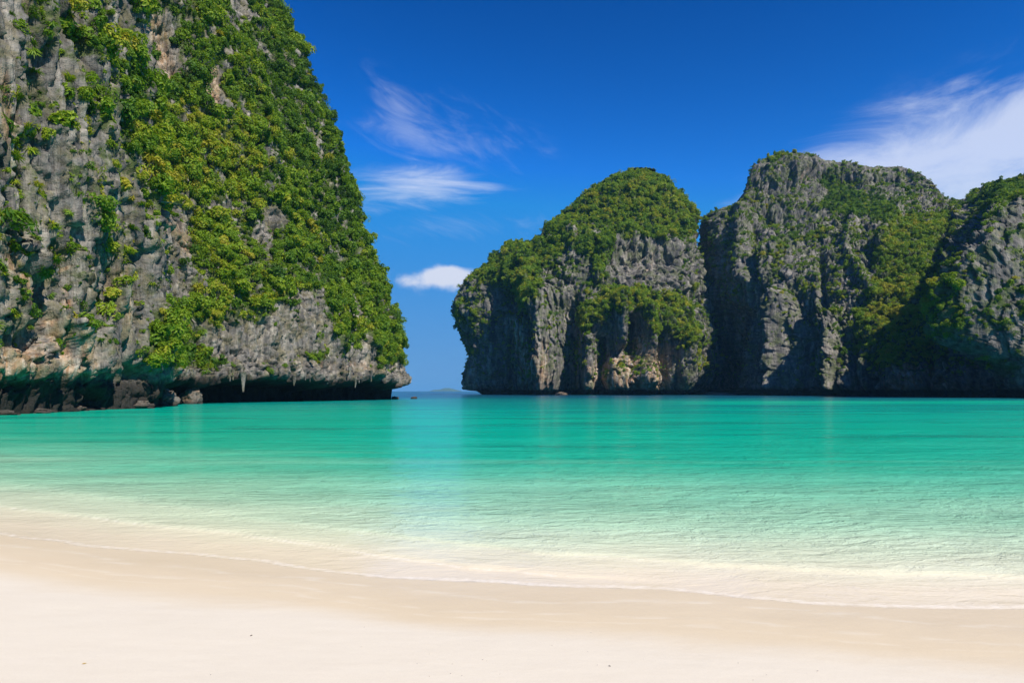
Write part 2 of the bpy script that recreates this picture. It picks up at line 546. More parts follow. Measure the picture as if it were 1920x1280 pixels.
M_ROCK_NEAR = rock_material('near_limestone', 1.0, 1.0, 0.92, 0.05, 1.7, (0.175, 0.150, 0.072), 0.66)
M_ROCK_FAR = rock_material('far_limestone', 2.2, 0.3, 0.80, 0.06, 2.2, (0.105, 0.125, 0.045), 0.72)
M_LEAF = leaf_material()
M_BARK = bark_material()
M_SAND = sand_material()
M_WATER = water_material()


# ------------------------------------------------------------------ mesh helpers
def grid_mesh(name, P, nu, nv, mat, attrs=None, wrap=False, smooth=True):
    """P is (nu*nv,3), index = i*nv + j; faces look out when u runs anticlockwise seen from above"""
    i = np.arange(nu if wrap else nu - 1)
    j = np.arange(nv - 1)
    I, J = np.meshgrid(i, j, indexing='ij')
    I2 = (I + 1) % nu
    f = np.stack([I * nv + J, I2 * nv + J, I2 * nv + J + 1, I * nv + J + 1], -1).reshape(-1, 4)
    return raw_mesh(name, P, f, mat, attrs, smooth), f


def raw_mesh(name, P, quads, mat, attrs=None, smooth=True):
    me = bpy.data.meshes.new(name)
    P = np.ascontiguousarray(P, np.float32)
    quads = np.ascontiguousarray(quads, np.int32)
    k = quads.shape[1]
    me.vertices.add(len(P))
    me.vertices.foreach_set('co', P.ravel())
    me.loops.add(quads.size)
    me.loops.foreach_set('vertex_index', quads.ravel())
    me.polygons.add(len(quads))
    me.polygons.foreach_set('loop_start', np.arange(0, quads.size, k, dtype=np.int32))
    me.polygons.foreach_set('use_smooth', np.full(len(quads), smooth))
    for nm, a in (attrs or {}).items():
        at = me.attributes.new(nm, 'FLOAT', 'POINT')
        at.data.foreach_set('value', np.ascontiguousarray(a, np.float32))
    me.materials.append(mat)
    me.update()
    me.validate()
    return me


def obj(name, me, parent=None, **props):
    o = bpy.data.objects.new(name, me)
    C.objects.link(o)
    if parent is not None: o.parent = parent
    for k, v in props.items():
        o[k] = v
    return o


def grid_normals(P, nu, nv):
    G = P.reshape(nu, nv, 3)
    du = np.gradient(G, axis=0)
    dv = np.gradient(G, axis=1)
    n = np.cross(du, dv)
    n /= np.linalg.norm(n, axis=2)[..., None] + 1e-9
    return n.reshape(-1, 3)


def smooth_interp(xs, ys, x):
    """monotone cubic through the points"""
    xs = np.asarray(xs, float); ys = np.asarray(ys, float)
    d = np.diff(ys) / np.diff(xs)
    m = np.zeros(len(xs))
    m[1:-1] = np.where(d[:-1] * d[1:] > 0, 2 * d[:-1] * d[1:] / (d[:-1] + d[1:] + 1e-12), 0)
    m[0], m[-1] = d[0], d[-1]
    k = np.clip(np.searchsorted(xs, x) - 1, 0, len(xs) - 2)
    h = xs[k + 1] - xs[k]
    t = np.clip((x - xs[k]) / h, 0, 1)
    return ((1 + 2 * t) * (1 - t) ** 2 * ys[k] + t * (1 - t) ** 2 * h * m[k]
            + t * t * (3 - 2 * t) * ys[k + 1] + t * t * (t - 1) * h * m[k + 1])


RNG = np.random.RandomState(11)

# ------------------------------------------------------------------ shore line, sand sheet, sea
def shore_y(X):
    return 6.66 - 0.25 * X + 0.012 * X * X / (1 + (X / 30.0) ** 2)


def seabed(X, Y):
    """height of sand and sea floor, and distance inland"""
    p = np.stack([X, Y, np.zeros_like(X)], 1)
    s = (Y - shore_y(X)) * 0.965                       # + offshore
    s = s + fbm(p, (2.6, 2.6, 1), 3, 41) * 0.30 * np.exp(-np.abs(s) / 6)
    inland = np.where(s < 0, 0.075 * (-s) / (1 + 0.02 * (-s)) * (1 - 0.6 * np.exp(s / 0.5)), 0)
    d = np.where(s > 0, 0.05 * s + 0.00022 * s * s, 0)
    d = np.where(d > 1.2, 1.2 + 4.5 * (1 - np.exp(-(d - 1.2) / 4.5)), d)
    far = sst(Y, 130, 330) * 6.0
    # sandbank off the right hand wall
    bank = np.exp(-((Y - 112 - 0.05 * X) / 17) ** 2) * sst(X, 5, 50)
    d = (d + far) * (1 - 0.75 * bank)
    bumps = fbm(p, (1.9, 1.1, 1), 4, 7) * 0.007 * sst(-s, -3.0, 0.5)
    return inland - d + bumps, -s


def fan_rows():
    r = [0.0, 1.2, 2.2]
    y = 3.0
    while y < 26000:
        r.append(y)
        y += max(0.045, 0.0085 * y) if y < 16 else 0.018 * y if y < 400 else 0.09 * y
    return np.array(r)


def build_ground():
    Yr = fan_rows()
    nu = 330
    a = np.linspace(-1, 1, nu)
    A = np.sign(a) * (0.55 * np.abs(a) + 2.6 * np.abs(a) ** 4)
    Yg, Ag = np.meshgrid(Yr, A, indexing='ij')
    X = (Ag * (Yg + 3.5)).ravel(); Y = Yg.ravel()
    Z, s = seabed(X, Y)
    P = np.stack([X, Y, Z], 1)
    P[Y < 0.01, 1] = -60.0
    P[Y < 0.01, 0] *= 8
    me, _ = grid_mesh('sand_beach', P.reshape(len(Yr), nu, 3).transpose(1, 0, 2).reshape(-1, 3), nu, len(Yr), M_SAND,
                      {'shore': s.reshape(len(Yr), nu).T.ravel()})
    obj('sand_beach', me, kind='structure', label='pale sand beach with a damp band along the water', category='beach')
    # sea sheet
    X0, Y0 = X, Y
    keep = s < 1.6
    p = np.stack([X, Y, np.zeros_like(X)], 1)
    off = -s
    nse = fbm(p * [1, 0.0, 1], (2.2, 1, 1), 4, 77)
    nse3 = fbm(p * [1, 0.0, 1], (2.6, 1, 1), 4, 78)
    front2 = np.interp(X, [-14, -9, -6, -3.6, -0.4, 2, 6], [1.9, 1.55, 1.42, 1.25, 0.55, 0.25, -0.3]) + 0.16 * nse
    front3 = np.interp(X, [-14, -9, -3, 0.25, 2.5, 5.2, 9], [4.2, 3.3, 2.1, 1.3, 1.15, 1.15, 1.0]) + 0.22 * nse3
    str2 = sst(fbm(p * [1, 0.0, 1], (1.7, 1, 1), 3, 79), -0.5, 0.4)
    str3 = sst(fbm(p * [1, 0.0, 1], (1.9, 1, 1), 3, 80), -0.3, 0.5)
    zw = -0.012 + 0.014 * (1 - sst(X, -0.5, 2.5)) * sst(off - front2, -0.05, 0.16) * (1 - 0.6 * sst(off - front2, 0.14, 1.3)) \
        + 0.014 * sst(off - front3, -0.06, 0.20) * (1 - 0.6 * sst(off - front3, 0.18, 1.8))
    zw = zw + 0.012 * sst(off, -0.5, 0.8)
    chop = fbm(p, (1.5, 0.6, 1), 3, 21) * 0.014 * sst(off, 1.0, 6) * (1 - sst(Y, 25, 60))
    zw = zw + chop
    depth = zw - Z
    edge = np.exp(-((depth - 0.004) / 0.006) ** 2) * (off < 1.2)
    line2 = np.exp(-((off - front2 - 0.03) / 0.07) ** 2) * (0.55 + 0.45 * str2)
    line3 = np.exp(-((off - front3 - 0.04) / 0.06) ** 2) * (0.4 + 0.6 * str3)
    foam = np.maximum(edge * 0.78, np.maximum(line2 * 0.90 * (1 - 0.8 * sst(X, 0, 3)), line3 * 0.90)) * (Y < 40)
    P = np.stack([X, Y, zw], 1)
    g = P.reshape(len(Yr), nu, 3).transpose(1, 0, 2).reshape(-1, 3)
    T = lambda v: v.reshape(len(Yr), nu).T.ravel()
    i = np.arange(nu - 1); j = np.arange(len(Yr) - 1)
    I, J = np.meshgrid(i, j, indexing='ij')
    nv = len(Yr)
    f = np.stack([I * nv + J, (I + 1) * nv + J, (I + 1) * nv + J + 1, I * nv + J + 1], -1).reshape(-1, 4)
    k = T(depth)[f].max(1) > -0.02
    f = f[k]
    used = np.unique(f)
    mp = np.full(len(g), -1); mp[used] = np.arange(len(used))
    me = raw_mesh('sea', g[used], mp[f], M_WATER,
                  {'depth': np.maximum(T(depth), 0)[used], 'foam': T(foam)[used], 'range': T(Y)[used]})
    obj('sea', me, kind='structure', label='clear turquoise bay water shelving up to the beach', category='sea')


build_ground()


# ------------------------------------------------------------------ cliffs
def veg_field(x, y, p, polys, patches, base, wob, seed):
    """how densely plants grow (0..1) and their tint, from zones with ragged edges"""
    jx = x + wob * fbm(p, wob * 0.35, 3, seed)
    jy = y + wob * fbm(p, wob * 0.35, 3, seed + 50)
    v = np.full(len(x), 0.0) + base
    tint = np.full(len(x), 0.50)
    for poly, w, tn in polys:
        sd = psign(jx, jy, poly)
        k = sst(sd, -wob * 0.30, wob * 0.30)
        v = np.maximum(v, w * k)
        tint = tint * (1 - k) + tn * k
    for (cx, cy), rx, ry, amt in patches:
        q = ((jx - cx) / rx) ** 2 + ((jy - cy) / ry) ** 2
        v = v * (1 - amt * sst(-q, -1.5, -0.6))
    return np.clip(v, 0, 1), tint


SURF = {}


# ---- near cliff, left
def build_near_cliff():
    path = np.array([(-46, 2), (-43.5, 25), (-42, 42), (-41.2, 55), (-40.8, 66), (-41.2, 76), (-42.2, 82), (-46.5, 88), (-47.5, 96),
                     (-44.5, 105), (-40, 114), (-34.5, 125), (-29, 138), (-25.4, 148), (-24.2, 153), (-24.6, 158), (-27, 165),
                     (-36, 173), (-52, 180), (-75, 186)], float)
    seg = np.r_[0, np.cumsum(np.hypot(*np.diff(path, axis=0).T))]
    ucs = [0.0]
    while ucs[-1] < seg[-1]:
        u = ucs[-1]
        ypos = np.interp(u, seg, path[:, 1])
        st = 0.16 if 50 < ypos < 86 else 0.23 if 45 < ypos < 160 else 0.9
        if ypos > 166: st = 1.5
        ucs.append(u + st)
    uc = np.array(ucs)
    px_, py_ = smooth_interp(seg, path[:, 0], uc), smooth_interp(seg, path[:, 1], uc)
    k = np.ones(9) / 9
    for _ in range(2):
        px_ = np.convolve(np.pad(px_, 4, 'edge'), k, 'valid'); py_ = np.convolve(np.pad(py_, 4, 'edge'), k, 'valid')
    tx, ty = np.gradient(px_), np.gradient(py_)
    tl = np.hypot(tx, ty); nx, ny = ty / tl, -tx / tl                  # outward = right of travel
    zs = [-1.5, -0.6]
    while zs[-1] < 116:
        z = zs[-1]
        zs.append(z + (0.15 if z < 6 else 0.19 if z < 36 else 0.3 if z < 92 else 1.5))
    zs = np.array(zs)
    nu, nv = len(uc), len(zs)
    lean_tip = smooth_interp([-3, 0, 3.9, 16.8, 29.6, 46, 60.7, 86, 100, 120], [0.6, 0.8, 1.2, 3.8, 9.6, 15.2, 19.2, 30.5, 39, 60], zs)
    w_u = np.interp(py_, [40, 78, 90, 105, 135, 200], [0.10, 0.14, 0.45, 0.72, 1.0, 1.0])
    lean = lean_tip[None, :] * w_u[:, None]
    # lean goes to -X mostly so that the headland edge matches
    X = px_[:, None] - lean * 0.97
    Y = py_[:, None] + lean * 0.12 + 0 * X
    Z = np.broadcast_to(zs[None, :], X.shape).copy()
    # near buttress bellies out at mid height, hollows under; wall undercut at the water
    U = np.broadcast_to(uc[:, None], X.shape)
    off = np.zeros_like(X)
    near = (1 - sst(py_, 78, 86))[:, None]
    lipz = 3.4 + 0.5 * np.sin(uc * 0.23)[:, None] + 0.35 * np.sin(uc * 0.71 + 1)[:, None]
    lipz = lipz - near * 1.5 + (0.9 * fbm(np.stack([uc, 0 * uc, 0 * uc], 1), 3.0, 4, 900))[:, None]
    # the undercut pinches out at the recess with the boulders and at the far tip
    cut = np.interp(py_, [0, 60, 74, 80, 90, 95, 99, 150, 156, 166, 200], [0.2, 0.2, 0.5, 1.0, 0.8, 1.2, 8.5, 8.0, 4.0, 2, 1])[:, None]
    off -= cut * (1 - sst(Z, lipz - 1.1, lipz + 0.15))
    off += (0.4 + 0.8 * (1 - near)) * np.exp(-((Z - lipz - 1.2) / 1.6) ** 2)
    X = X + nx[:, None] * off; Y = Y + ny[:, None] * off
    P = np.stack([X, Y, Z], -1).reshape(-1, 3)
    x, y = to_px(P)
    N = np.stack([np.repeat(nx, nv), np.repeat(ny, nv), np.zeros(nu * nv)], 1)
    N = N + [0, 0, 0.15]
    s = strokes(x, y, [
        ([(66, 500), (62, 560)], 26, -2.6), ([(40, 620), (25, 650)], 22, -2.0), ([(235, 480), (237, 560)], 10, -1.8),
        ([(172, 745)], 18, -2.5), ([(215, 715), (250, 700)], 22, -1.6), ([(160, 600), (165, 560)], 16, -1.6),
        ([(20, 470), (80, 580), (135, 690)], 13, 1.6), ([(60, 690), (20, 690)], 30, 1.3), ([(110, 480), (125, 640)], 9, 1.2),
        ([(165, 620), (168, 690)], 10, 1.2), ([(255, 420), (262, 600), (258, 690)], 12, 1.4), ([(212, 30), (240, 330), (262, 420)], 12, 1.0),
        ([(30, 120), (45, 330), (60, 420)], 9, -1.5), ([(95, 250), (110, 420)], 10, 1.1), ([(210, 280), (210, 330)], 7, -1.6),
        ([(285, 480), (283, 640)], 14, -2.2), ([(330, 720)], 25, 1.0), ([(400, 160), (395, 120)], 22, -2.0),
        ([(300, 60), (330, 150)], 18, -1.5), ([(590, 570), (620, 650)], 9, 1.3), ([(690, 640), (710, 700)], 11, 1.6),
        ([(640, 600), (665, 700)], 8, -1.4), ([(510, 400), (515, 440)], 14, 0.6), ([(440, 20), (470, 90)], 14, -1.0),
        ([(600, 150), (640, 380), (690, 560)], 15, 0.9), ([(560, 120), (600, 330)], 13, -1.2), ([(480, 250), (520, 520)], 22, 1.4),
        ([(430, 330), (455, 560)], 16, -1.5),
    ])
    P = P + N * s[:, None]
    # rock relief
    nearw = np.repeat((1 - sst(py_, 84, 96)), nv)
    d = fbm(P, (14, 14, 20), 3, 1) * 2.2
    d += fbm(P, (3.4, 3.4, 20), 3, 5, ridged=True) * (1.0 + 0.5 * nearw)
    d += fbm(P, (1.25, 1.25, 9), 3, 6, ridged=True) * 0.55
    crk = np.abs(fbm(P, (4.2, 4.2, 34), 2, 15))
    d -= 2.0 * (1 - sst(crk, 0.0, 0.08)) * (0.5 + 0.5 * nearw)
    f1, fd, r1, r2 = worley(P + 0.5 * np.stack([fbm(P, 2.0, 2, 31), fbm(P, 2.0, 2, 32), fbm(P, 2.0, 2, 33)], 1), (1.6, 1.6, 7.5), 3)
    d += (r1 - 0.5) * 0.5 + r2 * 0.65 - 0.5 * (1 - sst(fd, 0.02, 0.10))
    f1, fd, r1, r2 = worley(P, (0.55, 0.55, 2.6), 9)
    d += (r1 - 0.5) * 0.34 + r2 * 0.45 - 0.24 * (1 - sst(fd, 0.02, 0.14))
    d += fbm(P, (1.7, 1.7, 5.5), 4, 71, ridged=True) * 0.45 + fbm(P, 0.7, 3, 81) * 0.18
    und = 1 - sst(P[:, 2], 2.0, 5.0)
    d *= 1 - 0.45 * und
    P = P + N * d[:, None]
    P[:, 2] += fbm(P, 1.6, 3, 91) * 0.35 * sst(P[:, 2], 1, 4)
    x, y = to_px(P)
    polys = [
        ([(250, -60), (255, 40), (226, 110), (222, 200), (250, 330), (300, 395), (365, 455), (345, 520), (375, 600), (430, 600), (500, 585),
          (560, 545), (610, 560), (625, 640), (700, 650), (765, 690), (785, 660), (750, 560), (700, 450), (675, 330), (655, 210), (605, 120),
          (560, 0), (540, -60)], 1.0, 0.52),
        ([(330, 180), (480, 240), (500, 330), (430, 520), (340, 440), (250, 320), (240, 240)], 1.0, 0.74),
        ([(480, 60), (600, 130), (650, 260), (690, 450), (620, 480), (560, 330), (500, 200)], 1.0, 0.40),
        ([(340, 500), (520, 500), (480, 600), (380, 600)], 1.0, 0.72),
        ([(640, 470), (740, 560), (770, 690), (700, 660), (620, 600)], 1.0, 0.58),
        ([(50, -60), (205, -60), (215, 120), (205, 240), (150, 240), (95, 140)], 0.60, 0.66),
        ([(268, 560), (395, 575), (400, 640), (385, 722), (268, 722)], 0.95, 0.60),
        ([(520, 600), (600, 600), (620, 680), (540, 690)], 0.55, 0.66),
        ([(110, 250), (200, 260), (255, 430), (262, 660), (245, 690), (205, 500), (130, 380)], 0.42, 0.80),
        ([(0, 380), (60, 410), (100, 480), (60, 470), (0, 420)], 0.6, 0.78),
        ([(-40, 230), (120, 200), (262, 250), (262, 640), (150, 470), (-40, 470)], 0.37, 0.72),
        ([(0, 520), (30, 560), (40, 640), (0, 640)], 0.5, 0.80),
    ]
    patches = [((300, 75), 34, 70, .95), ((405, 160), 26, 40, .95), ((440, 25), 26, 38, .8), ((506, 415), 20, 30, .85), ((578, 590), 20, 42, .85),
               ((480, 640), 95, 45, .8), ((600, 290), 9, 70, .7), ((690, 660), 16, 36, .85), ((330, 430), 28, 50, .8), ((640, 330), 8, 50, .6),
               ((350, 210), 10, 24, .6), ((440, 420), 10, 18, .6), ((735, 705), 40, 14, .9), ((590, 700), 160, 16, .7), ((560, 180), 8, 40, .6)]
    v, tint = veg_field(x, y, P, polys, patches, 0.33, 26, 200)
    v *= sst(P[:, 2], 3.4, 6.0)
    v *= np.repeat(np.clip(1 - sst(py_, 158, 170) * 0.3, 0, 1), nv)
    clump = sst(fbm(P, 3.2, 3, 301), -0.35, 0.25)
    v2 = np.where(v > 0.8, v * (0.30 + 0.70 * clump), v * (0.25 + 0.95 * clump))
    tan = 0.22 * sst(fbm(P, (7, 7, 16), 3, 55), -0.1, 0.5) + strokes(x, y, [([(60, 690), (10, 690)], 45, 1.0), ([(20, 480), (80, 580), (140, 700)], 14, 0.8), ([(165, 610), (170, 700)], 14, 0.9),
                         ([(395, 130), (400, 200)], 14, 1.3), ([(290, 40), (320, 150)], 20, 0.8), ([(0, 140), (20, 260)], 26, 0.7),
                         ([(330, 430), (350, 460)], 20, 0.8), ([(120, 480), (128, 640)], 8, 0.8), ([(220, 500), (240, 600)], 14, 0.6),
                         ([(300, 740), (370, 735)], 40, 0.7), ([(560, 680), (740, 690)], 14, 0.35)])
    me, f = grid_mesh('limestone_cliff', P, nu, nv, M_ROCK_NEAR, {'veg': v2, 'tan': np.clip(tan, 0, 1.2), 'tide_shade_h': np.repeat(np.interp(py_, [0, 86, 97, 145, 155, 300], [0.9, 1.2, 2.2, 2.2, 1.0, 0.5]), nv)})  # dark band reaches higher along the undercut, painting its shade into the rock
    o = obj('limestone_cliff', me, kind='structure', category='cliff',
            label='near limestone cliff on the left, overgrown with shrubs and undercut at the water')
    SURF['near'] = dict(P=P, f=f, v=v2, tint=tint, obj=o, x=x, y=y)
    return o


near_cliff = build_near_cliff()


# ---- far dome in the middle
def build_dome():
    yc = 388.0
    tab = [(745, 872, 1302), (735, 870, 1306), (715, 864, 1326), (690, 859, 1334), (660, 853, 1337), (620, 847, 1334), (585, 845, 1327), (555, 850, 1323),
           (520, 866, 1318), (490, 888, 1314), (468, 916, 1311), (452, 962, 1309), (432, 992, 1308), (405, 1020, 1304), (380, 1044, 1293),
           (355, 1070, 1274), (335, 1104, 1252), (322, 1138, 1232), (314, 1165, 1212), (310.5, 1190, 1190.5)]
    ty = np.array([r[0] for r in tab][::-1], float)
    tl = np.array([r[1] for r in tab][::-1], float); tr = np.array([r[2] for r in tab][::-1], float)
    rows = np.r_[np.linspace(0, 1, 300)]
    yy = 310.6 + (746.5 - 310.6) * (1 - rows) ** 1.0
    yy = np.r_[np.linspace(747, 340, 300), 340 - 29.3 * np.sin(np.linspace(0, 1, 46)[1:] * math.pi / 2)]
    L = smooth_interp(ty, tl, yy) + 40 - 14 * sst(yy, 640, 740); R = smooth_interp(ty, tr, yy) - 6 - 8 * sst(-yy, -560, -420)
    Zr = H + (HY - yy - 9 * sst(-yy, -560, -330)) * yc / F
    xc = ((L + R) / 2 - CX) * yc / F
    a = (R - L) / 2 * yc / F
    th = np.r_[np.linspace(math.pi * 1.02, math.pi * 1.98, 470), np.linspace(math.pi * 1.98, math.pi * 3.02, 90)[1:-1]]
    ct, st = np.cos(th), np.sin(th)
    cx = np.sign(ct) * np.abs(ct) ** 0.85
    sy = np.sign(st) * np.abs(st) ** 0.9
    X = xc[None, :] + a[None, :] * cx[:, None]
    b = a * (0.72 + 0.26 * sst(-Zr, -95, -5))
    Y = yc + b[None, :] * sy[:, None] + (1 - rows.mean()) * 0
    Z = np.broadcast_to(Zr[None, :], X.shape).copy()
    nu, nv = X.shape
    P = np.stack([X, Y, Z], -1).reshape(-1, 3)
    N = grid_normals(P, nu, nv)
    N[:, 2] *= 0.6
    x, y = to_px(P)
    fr = sst(-np.repeat(st, nv), -0.15, 0.15)
    s = strokes(x, y, [
        ([(1022, 560), (1028, 640), (1022, 735)], 20, 9), ([(1072, 590), (1062, 735)], 22, -9), ([(1157, 570), (1166, 640)], 11, 7),
        ([(1186, 605), (1182, 655)], 11, -9), ([(1204, 590), (1212, 640), (1200, 700)], 13, 6), ([(1150, 712), (1215, 705)], 26, 7),
        ([(1232, 640), (1236, 715)], 10, -6), ([(1268, 640), (1266, 730)], 15, 7), ([(882, 510), (868, 640), (880, 730)], 24, 7),
        ([(938, 560), (930, 640), (934, 735)], 30, -11), ([(1005, 415), (985, 500)], 22, -3), ([(1185, 480), (1245, 490)], 32, -5),
        ([(1090, 600), (1180, 565), (1300, 620)], 26, 3), ([(1296, 490), (1298, 570)], 6, -2), ([(1100, 640), (1100, 730)], 12, 5),
        ([(1130, 640), (1128, 735)], 10, -7), ([(985, 480), (1000, 580)], 14, 4), ([(1060, 440), (1120, 470)], 18, 4),
        ([(975, 600), (978, 730)], 10, 3), ([(1120, 520), (1135, 470), (1180, 440)], 12, 4),
    ])
    P = P + N * (1.5 * s * fr)[:, None]
    d = fbm(P, (34, 34, 46), 3, 401) * 5
    d += fbm(P, (12, 12, 70), 3, 405, ridged=True) * 2.0
    d += fbm(P, (3.4, 3.4, 26), 3, 411, ridged=True) * 1.1
    f1, fd, r1, r2 = worley(P, (5.5, 5.5, 13), 13)
    d += (r1 - 0.5) * 2.4 + r2 * 3.5 - 1.4 * (1 - sst(fd, 0.02, 0.12))
    f1, fd, r1, r2 = worley(P, (1.9, 1.9, 4.6), 14)
    d += (r1 - 0.5) * 0.9 + r2 * 1.3 - 0.6 * (1 - sst(fd, 0.02, 0.14))
    d += fbm(P, (3.4, 3.4, 8), 4, 431, ridged=True) * 0.8
    low = sst(y, 690, 745)
    d = d * sst(P[:, 2], -2, 3)
    topw = sst(y, 312, 350)
    d *= 0.35 + 0.65 * topw
    d -= 5.0 * (1 - sst(P[:, 2], 1.2, 3.6))
    P = P + N * d[:, None]
    x, y = to_px(P)
    polys = [
        ([(1180, 290), (1060, 330), (990, 430), (940, 450), (870, 500), (880, 530), (930, 540), (990, 590), (1040, 500), (1080, 470), (1150, 530),
          (1150, 475), (1180, 442), (1290, 448), (1320, 420), (1300, 360), (1240, 310)], 1.0, 0.50),
        ([(1070, 340), (1200, 330), (1280, 400), (1260, 430), (1160, 430), (1090, 400)], 1.0, 0.58),
        ([(1040, 490), (1120, 500), (1140, 540), (1090, 560), (1020, 560)], 0.6, 0.5),
        ([(1078, 560), (1150, 540), (1295, 545), (1312, 600), (1335, 650), (1280, 650), (1200, 590), (1150, 575), (1100, 625), (1080, 620)], 0.95, 0.64),
        ([(848, 560), (905, 530), (900, 650), (880, 680), (850, 640)], 0.72, 0.5),
        ([(960, 500), (1010, 490), (1000, 580), (960, 570)], 0.85, 0.66),
        ([(1296, 440), (1330, 560), (1340, 700), (1290, 720), (1280, 640), (1310, 600)], 0.42, 0.6),
        ([(880, 670), (960, 700), (960, 735), (880, 735)], 0.35, 0.3),
        ([(1010, 640), (1060, 690), (1000, 735), (985, 690)], 0.3, 0.5),
    ]
    patches = [((1215, 492), 62, 46, .95), ((1000, 440), 34, 14, .6), ((1090, 425), 36, 10, .5), ((1060, 545), 30, 26, .5), ((1200, 620), 16, 30, .7)]
    v, tint = veg_field(x, y, P, polys, patches, 0.30, 34, 600)
    v *= sst(P[:, 2], 3, 12)
    clump = sst(fbm(P, 7.0, 3, 611), -0.35, 0.25)
    tint = tint + 0.10
    v2 = np.where(v > 0.85, v * (0.7 + 0.3 * clump), v * (0.2 + 0.9 * clump))
    tan = 0.3 * sst(y, 600, 720) + strokes(x, y, [([(1150, 705), (1220, 690)], 40, 1.0), ([(1200, 640), (1210, 670)], 14, .7), ([(960, 600), (990, 690)], 20, .75),
                         ([(1020, 640), (1025, 730)], 14, .5), ([(880, 640), (880, 720)], 20, .45), ([(1240, 470), (1200, 520)], 40, .35),
                         ([(1040, 425), (1010, 440)], 16, .6)])
    me, f = grid_mesh('limestone_islet', P, nu, nv, M_ROCK_FAR, {'veg': v2, 'tan': np.clip(tan, 0, 1.1)}, wrap=True)
    o = obj('limestone_islet', me, kind='structure', category='cliff',
            label='domed limestone headland with a green cap in the middle of the view')
    SURF['dome'] = dict(P=P, f=f, v=v2 * fr, tint=tint, obj=o, x=x, y=y)
    return o


dome = build_dome()


